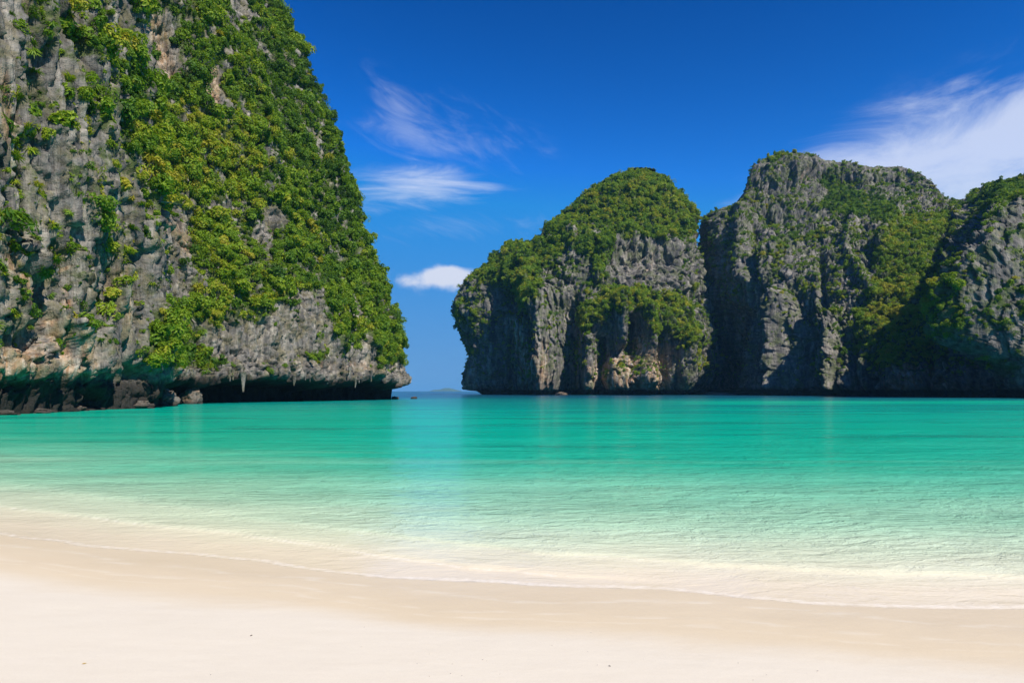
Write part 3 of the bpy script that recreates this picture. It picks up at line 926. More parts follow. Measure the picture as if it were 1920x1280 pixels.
# ---- far wall on the right
def build_wall():
    cs = [1270, 1335, 1362, 1400, 1480, 1560, 1640, 1720, 1800, 1860, 1920, 2050, 2300]
    ysr = [745, 640, 560, 500, 440, 400, 360, 290]
    T = np.array([
        [450, 452, 456, 460, 464, 468, 472, 476], [418, 420, 424, 428, 432, 436, 440, 444], [356, 358, 361, 366, 374, 384, 392, 398], [322, 326, 332, 342, 356, 372, 382, 390],
        [290, 294, 300, 318, 348, 364, 378, 392], [266, 272, 284, 306, 336, 360, 382, 400], [250, 258, 272, 292, 318, 345, 375, 400],
        [234, 245, 260, 280, 306, 336, 368, 395], [218, 232, 250, 270, 293, 320, 352, 372], [199, 207, 218, 231, 248, 270, 308, 335],
        [182, 188, 196, 206, 220, 238, 275, 310], [165, 170, 178, 188, 200, 215, 245, 280], [145, 150, 156, 164, 175, 190, 215, 240]], float)
    sky = [(1270, 540), (1300, 505), (1312, 475), (1325, 442), (1345, 408), (1370, 388), (1394, 376), (1401, 350), (1418, 309), (1445, 292), (1490, 284),
           (1530, 293), (1552, 302), (1572, 306), (1590, 303), (1612, 309), (1640, 314), (1690, 312), (1720, 325), (1745, 340), (1772, 370),
           (1790, 376), (1812, 372), (1830, 357), (1860, 346), (1900, 337), (1920, 331), (2000, 315), (2300, 300)]
    col = np.r_[np.arange(1270, 1960, 1.45), np.arange(1960, 2300, 6.0)]
    nu = len(col)
    sy = np.interp(col, [q[0] for q in sky], [q[1] for q in sky])
    # table over rows then columns, smoothly
    ysa = np.array(ysr[::-1], float)
    nv0 = 360
    t = np.linspace(0, 1, nv0)
    D0 = smooth_interp(cs, T[:, 0], col)
    yb = HY + F * (H + 1.5) / D0
    YY = yb[:, None] + (sy - yb)[:, None] * t[None, :]
    DD = np.zeros_like(YY)
    rowvals = np.stack([smooth_interp(cs, T[:, k], col) for k in range(len(ysr))], 1)   # nu x rows
    for i in range(nu):
        DD[i] = smooth_interp(ysa, rowvals[i, ::-1], np.clip(YY[i], 290, 745))
    Z = H + (HY - YY) * DD / F
    X = (col[:, None] - CX) / F * DD
    Y = DD
    # back slope behind the skyline
    nb = 14
    tb = np.linspace(0, 1, nb + 1)[1:]
    Xb = X[:, -1:] + 0 * tb[None, :] + 18 * tb[None, :]
    Yb = Y[:, -1:] + 90 * tb[None, :]
    Zb = Z[:, -1:] - (Z[:, -1:] + 5) * tb[None, :] ** 1.8
    X = np.c_[X, Xb]; Y = np.c_[Y, Yb]; Z = np.c_[Z, Zb]
    nv = X.shape[1]
    P = np.stack([X, Y, Z], -1).reshape(-1, 3)
    N = grid_normals(P, nu, nv)
    N = N * np.sign(-(N[:, :1] * P[:, :1] + N[:, 1:2] * P[:, 1:2]) + 1e-6)
    N[:, 2] = np.clip(N[:, 2], -0.2, 0.5)
    x, y = to_px(P)
    front = np.tile(np.r_[np.ones(nv0), 1 - np.linspace(0, 1, nb)], nu)
    s = strokes(x, y, [
        ([(1348, 410), (1352, 560), (1340, 640)], 18, 6), ([(1326, 500), (1332, 700)], 12, -7), ([(1385, 590), (1360, 735)], 18, -7),
        ([(1415, 430), (1420, 540)], 9, -4), ([(1392, 400), (1400, 520)], 12, 4),
        ([(1466, 560), (1462, 640), (1472, 735)], 11, 6), ([(1425, 560), (1425, 735)], 20, -5), ([(1505, 560), (1510, 735)], 24, -6),
        ([(1565, 600), (1570, 735)], 8, 5), ([(1440, 408), (1545, 408)], 18, -7), ([(1418, 482), (1490, 452), (1565, 430)], 11, 5),
        ([(1682, 405), (1650, 470)], 9, 6), ([(1640, 480), (1630, 500)], 10, -5), ([(1808, 410), (1804, 480), (1818, 560)], 12, 4),
        ([(1775, 450), (1750, 520)], 16, -4), ([(1965, 440), (1925, 560), (1900, 650)], 34, 16), ([(1600, 640), (1605, 735)], 9, -5),
        ([(1690, 680), (1700, 735)], 26, 5), ([(1745, 640), (1740, 735)], 9, -5), ([(1840, 640), (1835, 735)], 25, -7),
        ([(1560, 340), (1600, 335)], 14, -5), ([(1440, 330), (1500, 320)], 22, 4), ([(1640, 340), (1700, 335)], 12, -4),
        ([(1480, 350), (1545, 330)], 10, -3), ([(1600, 420), (1590, 480), (1640, 560)], 10, 4), ([(1540, 480), (1545, 590)], 8, -4),
        ([(1850, 400), (1870, 560)], 9, -4), ([(1890, 380), (1900, 520)], 10, 4),
    ])
    P = P + N * (1.4 * s * front)[:, None]
    d = fbm(P, (30, 30, 40), 3, 501) * 4.5
    d += fbm(P, (8, 8, 50), 3, 505, ridged=True) * 1.6
    d += fbm(P, (3.0, 3.0, 20), 3, 511, ridged=True) * 1.1
    f1, fd, r1, r2 = worley(P, (4.6, 4.6, 10), 23)
    d += (r1 - 0.5) * 1.8 + r2 * 2.2 - 1.1 * (1 - sst(fd, 0.02, 0.12))
    f1, fd, r1, r2 = worley(P, (1.7, 1.7, 4.0), 24)
    d += (r1 - 0.5) * 0.7 + r2 * 1.0 - 0.6 * (1 - sst(fd, 0.02, 0.14))
    d += fbm(P, (3.0, 3.0, 7), 4, 531, ridged=True) * 0.9
    d *= sst(P[:, 2], -2, 3)
    skyd = np.abs(y - np.repeat(sy, nv))
    d *= 0.4 + 0.6 * sst(skyd, 0, 25)
    d -= 4.5 * (1 - sst(P[:, 2], 1.4, 3.6)) * front
    P = P + N * d[:, None]
    x, y = to_px(P)
    polys = [
        ([(1640, 440), (1690, 402), (1790, 398), (1800, 420), (1750, 480), (1800, 530), (1812, 600), (1760, 640), (1720, 700), (1640, 690), (1600, 650),
          (1585, 600), (1640, 520)], 0.92, 0.60),
        ([(1640, 560), (1720, 540), (1740, 600), (1660, 640), (1610, 600)], 1.0, 0.82),
        ([(1545, 320), (1590, 345), (1650, 360), (1700, 400), (1640, 420), (1560, 400), (1530, 380)], 0.9, 0.36),
        ([(1415, 485), (1470, 450), (1560, 420), (1570, 440), (1490, 468), (1430, 492)], 0.9, 0.62),
        ([(1812, 375), (1850, 345), (1930, 325), (1930, 370), (1850, 392)], 0.95, 0.45),
        ([(1405, 345), (1440, 285), (1500, 280), (1485, 308), (1430, 340)], 0.7, 0.58),
        ([(1425, 430), (1540, 430), (1480, 455), (1425, 470)], 0.6, 0.34),
        ([(1860, 560), (1920, 560), (1920, 680), (1880, 650)], 0.7, 0.45),
        ([(1500, 640), (1580, 600), (1590, 700), (1530, 700)], 0.5, 0.45),
        ([(1400, 560), (1470, 620), (1470, 690), (1430, 640)], 0.5, 0.4),
        ([(1320, 610), (1350, 650), (1335, 700), (1315, 690)], 0.7, 0.5),
        ([(1700, 320), (1760, 370), (1700, 380), (1640, 330)], 0.5, 0.4),
    ]
    v, tint = veg_field(x, y, P, polys, [((1520, 310), 34, 18, .7), ((1860, 470), 50, 60, .3)], 0.44, 30, 700)
    dark = psign(x, y, [(1375, 560), (1440, 540), (1560, 600), (1570, 700), (1690, 720), (1690, 745), (1330, 745), (1340, 700)])
    v *= 1 - 0.6 * sst(dark, -10, 15)
    v *= sst(P[:, 2], 3, 9)
    clump = sst(fbm(P, 6.0, 3, 711), -0.30, 0.25)
    tint = tint + 0.10
    v2 = np.where(v > 0.85, v * (0.65 + 0.35 * clump), v * (0.2 + 0.95 * clump))
    tan = strokes(x, y, [([(1700, 690), (1760, 715)], 26, .8), ([(1520, 310), (1500, 340)], 20, .45), ([(1860, 410), (1890, 500)], 30, .3), ([(1660, 720), (1700, 725)], 18, .6)])
    me, f = grid_mesh('limestone_wall', P, nu, nv, M_ROCK_FAR, {'veg': v2, 'tan': np.clip(tan, 0, 1.1)})
    o = obj('limestone_wall', me, kind='structure', category='cliff',
            label='long grey limestone massif with several summits closing the bay on the right')
    SURF['wall'] = dict(P=P, f=f, v=v2 * (front > 0.6), tint=tint, obj=o, x=x, y=y)
    return o


wall = build_wall()


# ------------------------------------------------------------------ plants
def blades(pos, nrm, t1, sz, asp):
    t2 = np.cross(nrm, t1)
    a = pos - t1 * sz * 1.1; c = pos + t1 * sz * 1.1
    b = pos - t2 * sz * asp + nrm * sz * 0.18; d = pos + t2 * sz * asp + nrm * sz * 0.18
    return np.stack([a, b, c, d], 1).reshape(-1, 3)


def crown_mesh(name, seed, n_leaf, lobes, flat, leaf, spread=0.62, asp=0.55, twigs=0):
    """crown of small leaf blades set on several lobes; radius about 1, base at z=0"""
    r = np.random.RandomState(seed)
    cen, rad = [], []
    for k in range(lobes):
        a = r.uniform(0, 6.283); d = r.uniform(0.1, spread) if k else 0
        cen.append((math.cos(a) * d, math.sin(a) * d, r.uniform(0.25, 1.0) * flat)); rad.append(r.uniform(0.20, 0.50))
    cen = np.array(cen); rad = np.array(rad)
    k = r.choice(lobes, n_leaf, p=rad ** 2 / (rad ** 2).sum())
    v = r.normal(size=(n_leaf, 3)); v[:, 2] = v[:, 2] * 0.9 + 0.35
    v /= np.linalg.norm(v, axis=1)[:, None]
    pos = cen[k] + v * (rad[k] * r.uniform(0.45, 1.15, n_leaf) ** 0.6)[:, None] * [1, 1, 0.85 * flat + 0.15]
    nrm = v + r.normal(size=(n_leaf, 3)) * 0.55 + [0, 0, 0.35]
    nrm /= np.linalg.norm(nrm, axis=1)[:, None]
    t1 = np.cross(nrm, r.normal(size=(n_leaf, 3))); t1 /= np.linalg.norm(t1, axis=1)[:, None]
    sz = r.uniform(0.6, 1.5, n_leaf)[:, None] * leaf
    P = blades(pos, nrm, t1, sz, asp)
    P[:, 2] = np.maximum(P[:, 2], -0.1)
    f = np.arange(len(P)).reshape(-1, 4)
    n0 = len(f)
    if twigs:                                       # bare twigs and stems showing through
        TV, TQ = [], []
        for q in range(twigs):
            c = cen[q % lobes] * r.uniform(0.9, 1.35) + r.normal(size=3) * 0.08
            e = np.cross(c, [0.2, 0.1, 1.0]); e /= np.linalg.norm(e) + 1e-9
            w = 0.028
            o = len(P) + len(TV)
            TV += [np.array([0, 0, -0.3]) - e * w, np.array([0, 0, -0.3]) + e * w, c + e * w * 0.3, c - e * w * 0.3]
            TQ.append((o, o + 1, o + 2, o + 3))
        P = np.concatenate([P, np.array(TV)]); f = np.concatenate([f, np.array(TQ)])
    me = raw_mesh(name, P, f, M_LEAF, None, False)
    if twigs:
        me.materials.append(M_BARK)
        mi = np.zeros(len(f), np.int32); mi[n0:] = 1
        me.polygons.foreach_set('material_index', mi)
    return me


def tuft_mesh(name, seed, n):
    """rock plant of long narrow arching blades"""
    r = np.random.RandomState(seed)
    P = []
    for k in range(n):
        a = r.uniform(0, 6.283); out = r.uniform(0.25, 0.95); up = r.uniform(0.2, 0.9); ln = r.uniform(0.6, 1.1)
        d = np.array([math.cos(a), math.sin(a), 0]); sd = np.array([-math.sin(a), math.cos(a), 0]) * r.uniform(0.03, 0.07)
        p0 = d * 0.12 * r.rand(); p1 = p0 + (d * out * 0.5 + [0, 0, up * 0.6]) * ln; p2 = p1 + (d * out * 0.6 + [0, 0, up * 0.25 - 0.35]) * ln
        P += [p0 - sd * 0.6, p0 + sd * 0.6, p1 + sd, p1 - sd, p1 - sd, p1 + sd, p2 + sd * 0.2, p2 - sd * 0.2]
    P = np.array(P)
    return raw_mesh(name, P, np.arange(len(P)).reshape(-1, 4), M_LEAF, None, False)


def trunk_mesh(name, seed):
    r = np.random.RandomState(seed)
    V, Q = [], []

    def limb(p0, p1, r0, r1, n=5, segs=3):
        p0 = np.array(p0, float); p1 = np.array(p1, float)
        ax = p1 - p0; ax /= np.linalg.norm(ax)
        s = np.cross(ax, [0.3, 0.9, 0.2]); s /= np.linalg.norm(s); q = np.cross(ax, s)
        base = len(V)
        bend = r.normal(size=3) * 0.04
        for k in range(segs + 1):
            u = k / segs
            c = p0 + (p1 - p0) * u + bend * math.sin(u * math.pi)
            rr = r0 + (r1 - r0) * u
            for m in range(n):
                an = 6.2832 * m / n
                V.append(c + (s * math.cos(an) + q * math.sin(an)) * rr)
        for k in range(segs):
            for m in range(n):
                Q.append((base + k * n + m, base + k * n + (m + 1) % n, base + (k + 1) * n + (m + 1) % n, base + (k + 1) * n + m))
    limb((0, 0, -0.35), (0.03, 0.02, 0.35), 0.075, 0.05)
    for k in range(5):
        a = r.uniform(0, 6.28)
        limb((0.02, 0.01, r.uniform(0.1, 0.33)), (math.cos(a) * 0.5, math.sin(a) * 0.5, r.uniform(0.5, 0.8)), 0.04, 0.012, 4, 2)
    return raw_mesh(name, np.array(V), np.array(Q), M_BARK, None, True)


CROWNS = [crown_mesh('crown', 1, 560, 7, 0.95, 0.095, 0.70), crown_mesh('crown', 2, 600, 9, 0.8, 0.085, 0.80), crown_mesh('crown', 3, 430, 6, 1.25, 0.11, 0.60),
          crown_mesh('crown', 4, 520, 10, 0.65, 0.09, 0.95), crown_mesh('crown', 5, 260, 5, 1.0, 0.14, 0.75, 0.42, 8), crown_mesh('crown', 6, 200, 7, 1.15, 0.10, 0.9, 0.4, 14),
          crown_mesh('crown', 7, 380, 4, 0.9, 0.13, 0.5, 0.6), tuft_mesh('crown', 8, 110), tuft_mesh('crown', 9, 80)]
TRUNKS = [trunk_mesh('trunk', 21), trunk_mesh('trunk', 22)]

proto = bpy.data.collections.new('plant_kinds')
for k, me in enumerate(CROWNS):
    o = bpy.data.objects.new('plant_kind_%d' % k, me)
    proto.objects.link(o)


def scatter_tree():
    ng = bpy.data.node_groups.new('scatter_plants', 'GeometryNodeTree')
    ng.interface.new_socket('Geometry', in_out='INPUT', socket_type='NodeSocketGeometry')
    ng.interface.new_socket('Geometry', in_out='OUTPUT', socket_type='NodeSocketGeometry')
    gi = ng.nodes.new('NodeGroupInput'); go = ng.nodes.new('NodeGroupOutput')
    ci = ng.nodes.new('GeometryNodeCollectionInfo')
    ci.inputs['Collection'].default_value = proto
    ci.inputs['Separate Children'].default_value = True
    ci.inputs['Reset Children'].default_value = True
    ip = ng.nodes.new('GeometryNodeInstanceOnPoints')
    ip.inputs['Pick Instance'].default_value = True
    def named(n, ty):
        nd = ng.nodes.new('GeometryNodeInputNamedAttribute')
        nd.data_type = ty
        nd.inputs['Name'].default_value = n
        return nd.outputs[0]
    ng.links.new(gi.outputs[0], ip.inputs['Points'])
    ng.links.new(ci.outputs[0], ip.inputs['Instance'])
    ng.links.new(named('idx', 'INT'), ip.inputs['Instance Index'])
    ng.links.new(named('rot', 'FLOAT_VECTOR'), ip.inputs['Rotation'])
    ng.links.new(named('scl', 'FLOAT_VECTOR'), ip.inputs['Scale'])
    ng.links.new(ip.outputs[0], go.inputs[0])
    return ng


SCATTER = scatter_tree()


def sample_surface(S, n, seed):
    """n places on a surface, denser where plants grow"""
    r = np.random.RandomState(seed)
    P, f, v = S['P'], S['f'], S['v']
    a, b, c, d = (P[f[:, k]] for k in range(4))
    nr = np.cross(c - a, d - b)
    area = np.linalg.norm(nr, axis=1) * 0.5
    nr = nr / (2 * area[:, None] + 1e-9)
    mid = (a + b + c + d) / 4
    flip = np.sign(-(nr[:, 0] * mid[:, 0] + nr[:, 1] * mid[:, 1]) + nr[:, 2] * 1e-3)
    fv = v[f].mean(1)
    # plants hold on better where the rock is not overhanging
    steep = np.clip(0.6 + nr[:, 2] * 1.2, 0.12, 1.0)
    xx = S['x'][f].mean(1); yy = S['y'][f].mean(1)
    infr = ((xx > -120) & (xx < 2040) & (yy > -160)).astype(float)
    w = area * np.where(fv > 0.10, fv, 0) ** 1.3 * steep * infr
    pick = r.choice(len(f), n, p=w / w.sum())
    u1, u2 = r.rand(n, 1), r.rand(n, 1)
    p = a[pick] * (1 - u1) * (1 - u2) + b[pick] * u1 * (1 - u2) + c[pick] * u1 * u2 + d[pick] * (1 - u1) * u2
    return p, nr[pick], fv[pick], S['tint'][f].mean(1)[pick], r


def plant_cloud(key, n, smin, smax, seed, name, label):
    S = SURF[key]
    p, nr, v, tint, r = sample_surface(S, n, seed)
    big = fbm(p, (smax * 4,) * 3, 2, seed + 3)
    size = smin + (smax - smin) * r.rand(n) ** 2.3 * (0.35 + 0.65 * v)
    rot = np.stack([r.normal(size=n) * 0.25 - nr[:, 1] * 0.45, r.normal(size=n) * 0.25 + nr[:, 0] * 0.45, r.uniform(0, 6.283, n)], 1)
    t = np.clip(tint + 0.24 * big + r.normal(size=n) * 0.09, 0, 0.92)
    t = np.where(r.rand(n) < 0.012, 0.95, t)
    idx = r.choice(len(CROWNS), n, p=[.17, .17, .15, .15, .12, .08, .10, .03, .03])
    sparse = (v < 0.62) & (r.rand(n) < (0.6 if key == 'near' else 0.25))
    idx = np.where(sparse, r.randint(7, 9, n), idx)
    size = np.where(idx >= 7, np.minimum(size * 0.75, 0.42 * smax), size)
    sc = np.stack([size * r.uniform(0.75, 1.25, n), size * r.uniform(0.75, 1.25, n), size * r.uniform(0.65, 1.25, n)], 1)
    p = p + nr * (size * 0.05)[:, None] - [0, 0, 0.25] * size[:, None]
    return dict(p=p, rot=rot, s=sc, t=t, idx=idx, v=v, nr=nr, size=size)


def cloud_object(D, keep, name, label):
    me = bpy.data.meshes.new(name)
    p = D['p'][keep]
    me.vertices.add(len(p))
    me.vertices.foreach_set('co', np.ascontiguousarray(p, np.float32).ravel())
    for nm, ty, a, fld in (('idx', 'INT', D['idx'][keep].astype(np.int32), 'value'), ('rot', 'FLOAT_VECTOR', D['rot'][keep], 'vector'),
                           ('scl', 'FLOAT_VECTOR', D['s'][keep], 'vector'), ('tint', 'FLOAT', D['t'][keep], 'value')):
        at = me.attributes.new(nm, ty, 'POINT')
        at.data.foreach_set(fld, np.ascontiguousarray(a).ravel() if ty == 'INT' else np.ascontiguousarray(a, np.float32).ravel())
    o = obj(name, me, kind='stuff', label=label, category='vegetation')
    md = o.modifiers.new('scatter', 'NODES')
    md.node_group = SCATTER
    return o


D_near = plant_cloud('near', 29000, 0.26, 2.4, 31, '', '')
D_dome = plant_cloud('dome', 19000, 0.6, 3.1, 32, '', '')
D_wall = plant_cloud('wall', 23000, 0.5, 2.8, 33, '', '')

# the 280 plants of the near cliff that show largest stand as single shrubs
dist = np.linalg.norm(D_near['p'] - [0, 0, H], axis=1)
show = D_near['size'] / dist
xx, yy = to_px(D_near['p'])
show = np.where((xx > 5) & (xx < 790) & (yy > 8) & (yy < 745), show, 0)
order = np.argsort(-show)
taken, single = [], []
for k in order:
    q = np.array([xx[k], yy[k]])
    if all(abs(q[0] - t[0]) + abs(q[1] - t[1]) > 16 for t in taken):
        taken.append(q); single.append(k)
    if len(single) == 280: break
single = np.array(single)
rest = np.ones(len(dist), bool); rest[single] = False


def shrub_label(x, y, tint, size):
    if x < 262:
        z = ('high on', 'halfway up', 'low on')[0 if y < 230 else 1 if y < 480 else 2] + ' the cracked left buttress of the near cliff'
        g = 'shrubs on the near cliff buttress'
    elif y > 590:
        z = 'above the undercut ' + ('beside the boulders' if x < 410 else 'on the long bare wall' if x < 600 else 'near the headland tip') + ', near cliff'
        g = 'shrubs low on the near cliff'
    elif x > 560:
        z = 'on the ' + ('upper' if y < 200 else 'middle' if y < 420 else 'lower') + ' skyline edge of the near cliff'
        g = 'shrubs along the outer edge of the near cliff'
    elif y < 220:
        z = ('left of' if x < 400 else 'right of') + ' the orange streak high on the near cliff'
        g = 'shrubs high on the near cliff'
    else:
        z = 'in the ' + ('upper ' if y < 400 else 'lower ') + ('left' if x < 380 else 'right') + ' of the near cliff thicket'
        g = 'shrubs in the thicket of the near cliff'
    c = 'dark green' if tint < 0.46 else 'mid green' if tint < 0.58 else 'light green' if tint < 0.70 else 'yellow green'
    return ('large ' if size > 1.8 else 'middling ' if size > 1.35 else 'small ') + c + ' shrub ' + z, g


for k in single:
    e = bpy.data.objects.new('shrub', None)
    C.objects.link(e)
    e.empty_display_size = 0.3
    e.location = D_near['p'][k]
    e.rotation_euler = D_near['rot'][k]
    e.scale = D_near['s'][k]
    e['label'], e['group'] = shrub_label(xx[k], yy[k], D_near['t'][k], D_near['size'][k])
    e['category'] = 'shrub'
    c = obj('crown', CROWNS[D_near['idx'][k]], e)
    c['tint'] = float(D_near['t'][k])
    obj('trunk', TRUNKS[k % 2], e)

cloud_object(D_near, rest, 'cliff_greenery', 'mass of small shrubs and creepers covering the near left cliff')
cloud_object(D_dome, np.ones(19000, bool), 'dome_greenery', 'green scrub capping the domed headland in the middle')
cloud_object(D_wall, np.ones(23000, bool), 'massif_greenery', 'patches of green scrub on the massif at the right')


# ------------------------------------------------------------------ rocks, stalactites, small beach, far island
def cube_sphere(n):
    """points and quads of a rounded cube grid"""
    P, Q, seen = [], [], {}
    def vid(v):
        k = tuple(np.round(v, 5))
        if k not in seen:
            seen[k] = len(P); P.append(v)
        return seen[k]
    for ax in range(3):
        for sg in (-1, 1):
            for i in range(n):
                for j in range(n):
                    q = []
                    for di, dj in ((0, 0), (1, 0), (1, 1), (0, 1)):
                        v = np.zeros(3)
                        v[ax] = sg
                        v[(ax + 1) % 3] = math.tan((2 * (i + di) / n - 1) * math.pi / 4)
                        v[(ax + 2) % 3] = math.tan((2 * (j + dj) / n - 1) * math.pi / 4)
                        q.append(vid(v))
                    Q.append(q if sg > 0 else q[::-1])
    P = np.array(P)
    return P / np.linalg.norm(P, axis=1)[:, None], np.array(Q)


CS_P, CS_Q = cube_sphere(26)


def rock_material_brown(name, c0, c1):
    m, t, out = new_mat(name)
    p = t.new('ShaderNodeNewGeometry').outputs['Position']
    n = t.noise(p, 2.2, 7, 0.68)
    n2 = t.noise(p, 0.7, 4, 0.6)
    col = t.mix(t.sstep(n2, 0.4, 0.65), t.ramp(n, [(0.3, tuple(0.4 * v for v in c0)), (0.55, c0), (0.75, c1)]), t.ramp(n, [(0.3, (0.05, 0.045, 0.035)), (0.7, (0.2, 0.18, 0.15))]))
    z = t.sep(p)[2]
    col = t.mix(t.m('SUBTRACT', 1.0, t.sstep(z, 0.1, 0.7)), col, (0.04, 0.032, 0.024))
    b = t.new('ShaderNodeBsdfPrincipled')
    t.put(b.inputs['Base Color'], col)
    b.inputs['Roughness'].default_value = 0.85
    t.l.new(t.bump(n, 0.8, 0.25), b.inputs['Normal'])
    t.l.new(b.outputs[0], out.inputs[0])
    return m


M_BROWN = rock_material_brown('brown_boulder', (0.15, 0.10, 0.06), (0.31, 0.22, 0.14))
M_REEF = rock_material_brown('reef_rock', (0.13, 0.095, 0.07), (0.28, 0.21, 0.15))


def boulder(px, base_y, w_px, h_px, seed, label, mat=None, Y=None, depth=0.8, group=None, name='boulder'):
    """rock standing in the water; base_y is the row of its water line"""
    Y = Y or F * H / (base_y - HY)
    X = (px - CX) / F * Y
    w = w_px / F * Y * 0.38; h = h_px / F * Y * 0.75
    P = CS_P.copy()
    sd = np.array([seed * 7.3, seed * 3.1, seed * 1.7])
    f1, fd, r1, tl = worley(P + sd, 0.75, seed)
    r = 1 + fbm(P + sd, 1.1, 3, seed) * 0.40 + tl * 0.45 + (r1 - 0.5) * 0.22 + fbm(P + sd, 0.30, 4, seed + 5, 0.65, True) * 0.16
    P = P * r[:, None] * [w, w * depth, h * 0.8]
    P[:, 2] += h * 0.25
    me = raw_mesh(name, P, CS_Q, mat or M_BROWN, None, True)
    o = obj(name, me, label=label, category='rock')
    o.location = (X, Y, 0)
    if group: o['group'] = group
    return o


boulder(300, 761, 70, 36, 1, 'broad brown boulder at the cliff foot with shrubs hanging above it', depth=0.7)
boulder(358, 757, 46, 36, 2, 'round brown boulder at the right end of the rocks, beside the dark undercut')
boulder(254, 765.5, 70, 16, 3, 'low flat brown slab between the cave mouth and the broad boulder', M_REEF, depth=0.5)
boulder(134, 770.5, 62, 15, 4, 'low reddish reef rock just left of the cave mouth', M_REEF, depth=0.5)
boulder(60, 774.5, 90, 11, 5, 'long low reef ledge at the foot of the cliff near the left edge', M_REEF, depth=0.35)
boulder(10, 778.0, 60, 9, 6, 'small reef rock cut by the left edge of the picture', M_REEF, depth=0.4)
boulder(90, 768, 36, 22, 7, 'knobbly grey boulder below the tan flowstone wall', depth=0.8)
boulder(741, 748.5, 16, 6, 8, 'small rock at the waterline under the headland tip', M_REEF)
boulder(776, 747.5, 14, 5, 9, 'small dark rock standing alone in the strait', M_REEF)
boulder(1054, 738.6, 24, 7, 10, 'pale rock at the foot of the domed headland', None, 312)
boulder(1280, 738.8, 18, 8, 11, 'dark rock at the right foot of the domed headland beside the cove', M_REEF, 345)
boulder(1428, 741.0, 16, 3, 12, 'flat rock awash below the dark wall of the massif', M_REEF, 296)
boulder(1842, 745.4, 34, 3, 13, 'low rock awash at the foot of the massif near the right edge', M_REEF, 195)


def stalactites():
    r = np.random.RandomState(8)
    P = SURF['near']['P']; x, y = SURF['near']['x'], SURF['near']['y']
    spots = [(463, 702, 2.2, 0.5)]
    for k in range(16): spots.append((r.uniform(420, 735), 708, r.uniform(0.5, 1.3), r.uniform(0.16, 0.34)))
    for px, py, ln, rad in spots:
        c = np.where((np.abs(x - px) < 5) & (P[:, 2] > 3.0) & (P[:, 2] < 6.5) & (P[:, 1] < 158) & (P[:, 1] > 50))[0]
        if not len(c): continue
        k = c[np.argmax(P[c, 0] * 0.8 - P[c, 1] * 0.6 - P[c, 2] * 0.5)]
        top = P[k]
        n, segs = 8, 7
        V = []
        for sgi in range(segs + 1):
            u = sgi / segs
            rr = rad * (1.15 - 0.85 * u ** 0.8)
            for m in range(n):
                a = 6.2832 * m / n
                V.append((math.cos(a) * rr, math.sin(a) * rr, 0.9 - u * (ln + 0.9)))
        V = np.array(V)
        V[:, :2] *= (1 + 0.3 * fbm(V + px, 0.5, 2, 3))[:, None]
        V[:, :2] += np.stack([fbm(V + px, 1.0, 2, 4), fbm(V + px, 1.0, 2, 6)], 1) * 0.15
        Q = [(a * n + m, a * n + (m + 1) % n, (a + 1) * n + (m + 1) % n, (a + 1) * n + m) for a in range(segs) for m in range(n)]
        Q = [q[::-1] for q in Q]
        me = raw_mesh('stalactite', V, np.array(Q), M_ROCK_NEAR, None, True)
        o = obj('stalactite', me, near_cliff)
        o.location = top + np.array([-0.25, 0.1, 0])


stalactites()


def cove_beach():
    n, mrow = 40, 10
    V = []
    for i in range(n):
        for j in range(mrow):
            a = 6.2832 * i / n; u = j / (mrow - 1)
            V.append((math.cos(a) * 17 * (1 - u), math.sin(a) * 22 * (1 - u), -0.6 + 1.9 * math.sin(u * math.pi / 2)))
    V = np.array(V)
    V[:, 2] += fbm(V, 4.0, 3, 12) * 0.15
    me, _ = grid_mesh('cove_beach', V, n, mrow, M_SAND, {'shore': np.full(len(V), 3.0)}, wrap=True)
    o = obj('cove_beach', me, kind='structure', label='sliver of pale sand in the cove between the domed headland and the massif', category='beach')
    o.location = ((1335 - CX) / F * 372, 374, 0)


cove_beach()


def far_island():
    D = 7000.0
    nu, nv = 90, 14
    V = []
    for i in range(nu):
        u = i / (nu - 1) * 2 - 1
        top = 34 * (1 - abs(u) ** 2.6) * (0.82 + 0.22 * math.sin(u * 5 + 1)) + 0.2
        for j in range(nv):
            v = j / (nv - 1) * 2 - 1
            V.append((u * 170, v * 70, top * math.sqrt(max(0, 1 - v * v)) - 0.5))
    V = np.array(V)
    V[:, 2] += fbm(V, 30.0, 4, 3) * 6 * sst(V[:, 2], 0, 15)
    me, _ = grid_mesh('island', V, nu, nv, M_FAR, {})
    o = obj('island', me, kind='structure', label='low wooded island far out on the horizon in the strait', category='island')
    o.location = ((836 - CX) / F * D, D, 0)


def far_wood():
    m, t, out = new_mat('far_wooded_slope')
    p = t.new('ShaderNodeNewGeometry').outputs['Position']
    b = t.new('ShaderNodeBsdfPrincipled')
    t.put(b.inputs['Base Color'], t.ramp(t.noise(p, 0.05, 5, 0.6), [(0.35, (0.03, 0.06, 0.02)), (0.65, (0.09, 0.13, 0.04))]))
    b.inputs['Roughness'].default_value = 0.9
    t.l.new(b.outputs[0], out.inputs[0])
    return m


M_FAR = far_wood()
far_island()


# ------------------------------------------------------------------ drift bits on the sand
def plain(name, col, var):
    m, t, out = new_mat(name)
    p = t.new('ShaderNodeTexCoord').outputs['Object']
    b = t.new('ShaderNodeBsdfPrincipled')
    t.put(b.inputs['Base Color'], t.mix(t.noise(p, 90.0, 4, 0.6), col, var))
    b.inputs['Roughness'].default_value = 0.7
    t.l.new(b.outputs[0], out.inputs[0])
    return m


M_DARK = plain('dark_coral', (0.06, 0.05, 0.045), (0.16, 0.13, 0.11))
M_GREY = plain('grey_coral', (0.30, 0.25, 0.21), (0.48, 0.42, 0.36))
M_YLEAF = plain('yellow_leaf', (0.55, 0.33, 0.04), (0.62, 0.42, 0.10))


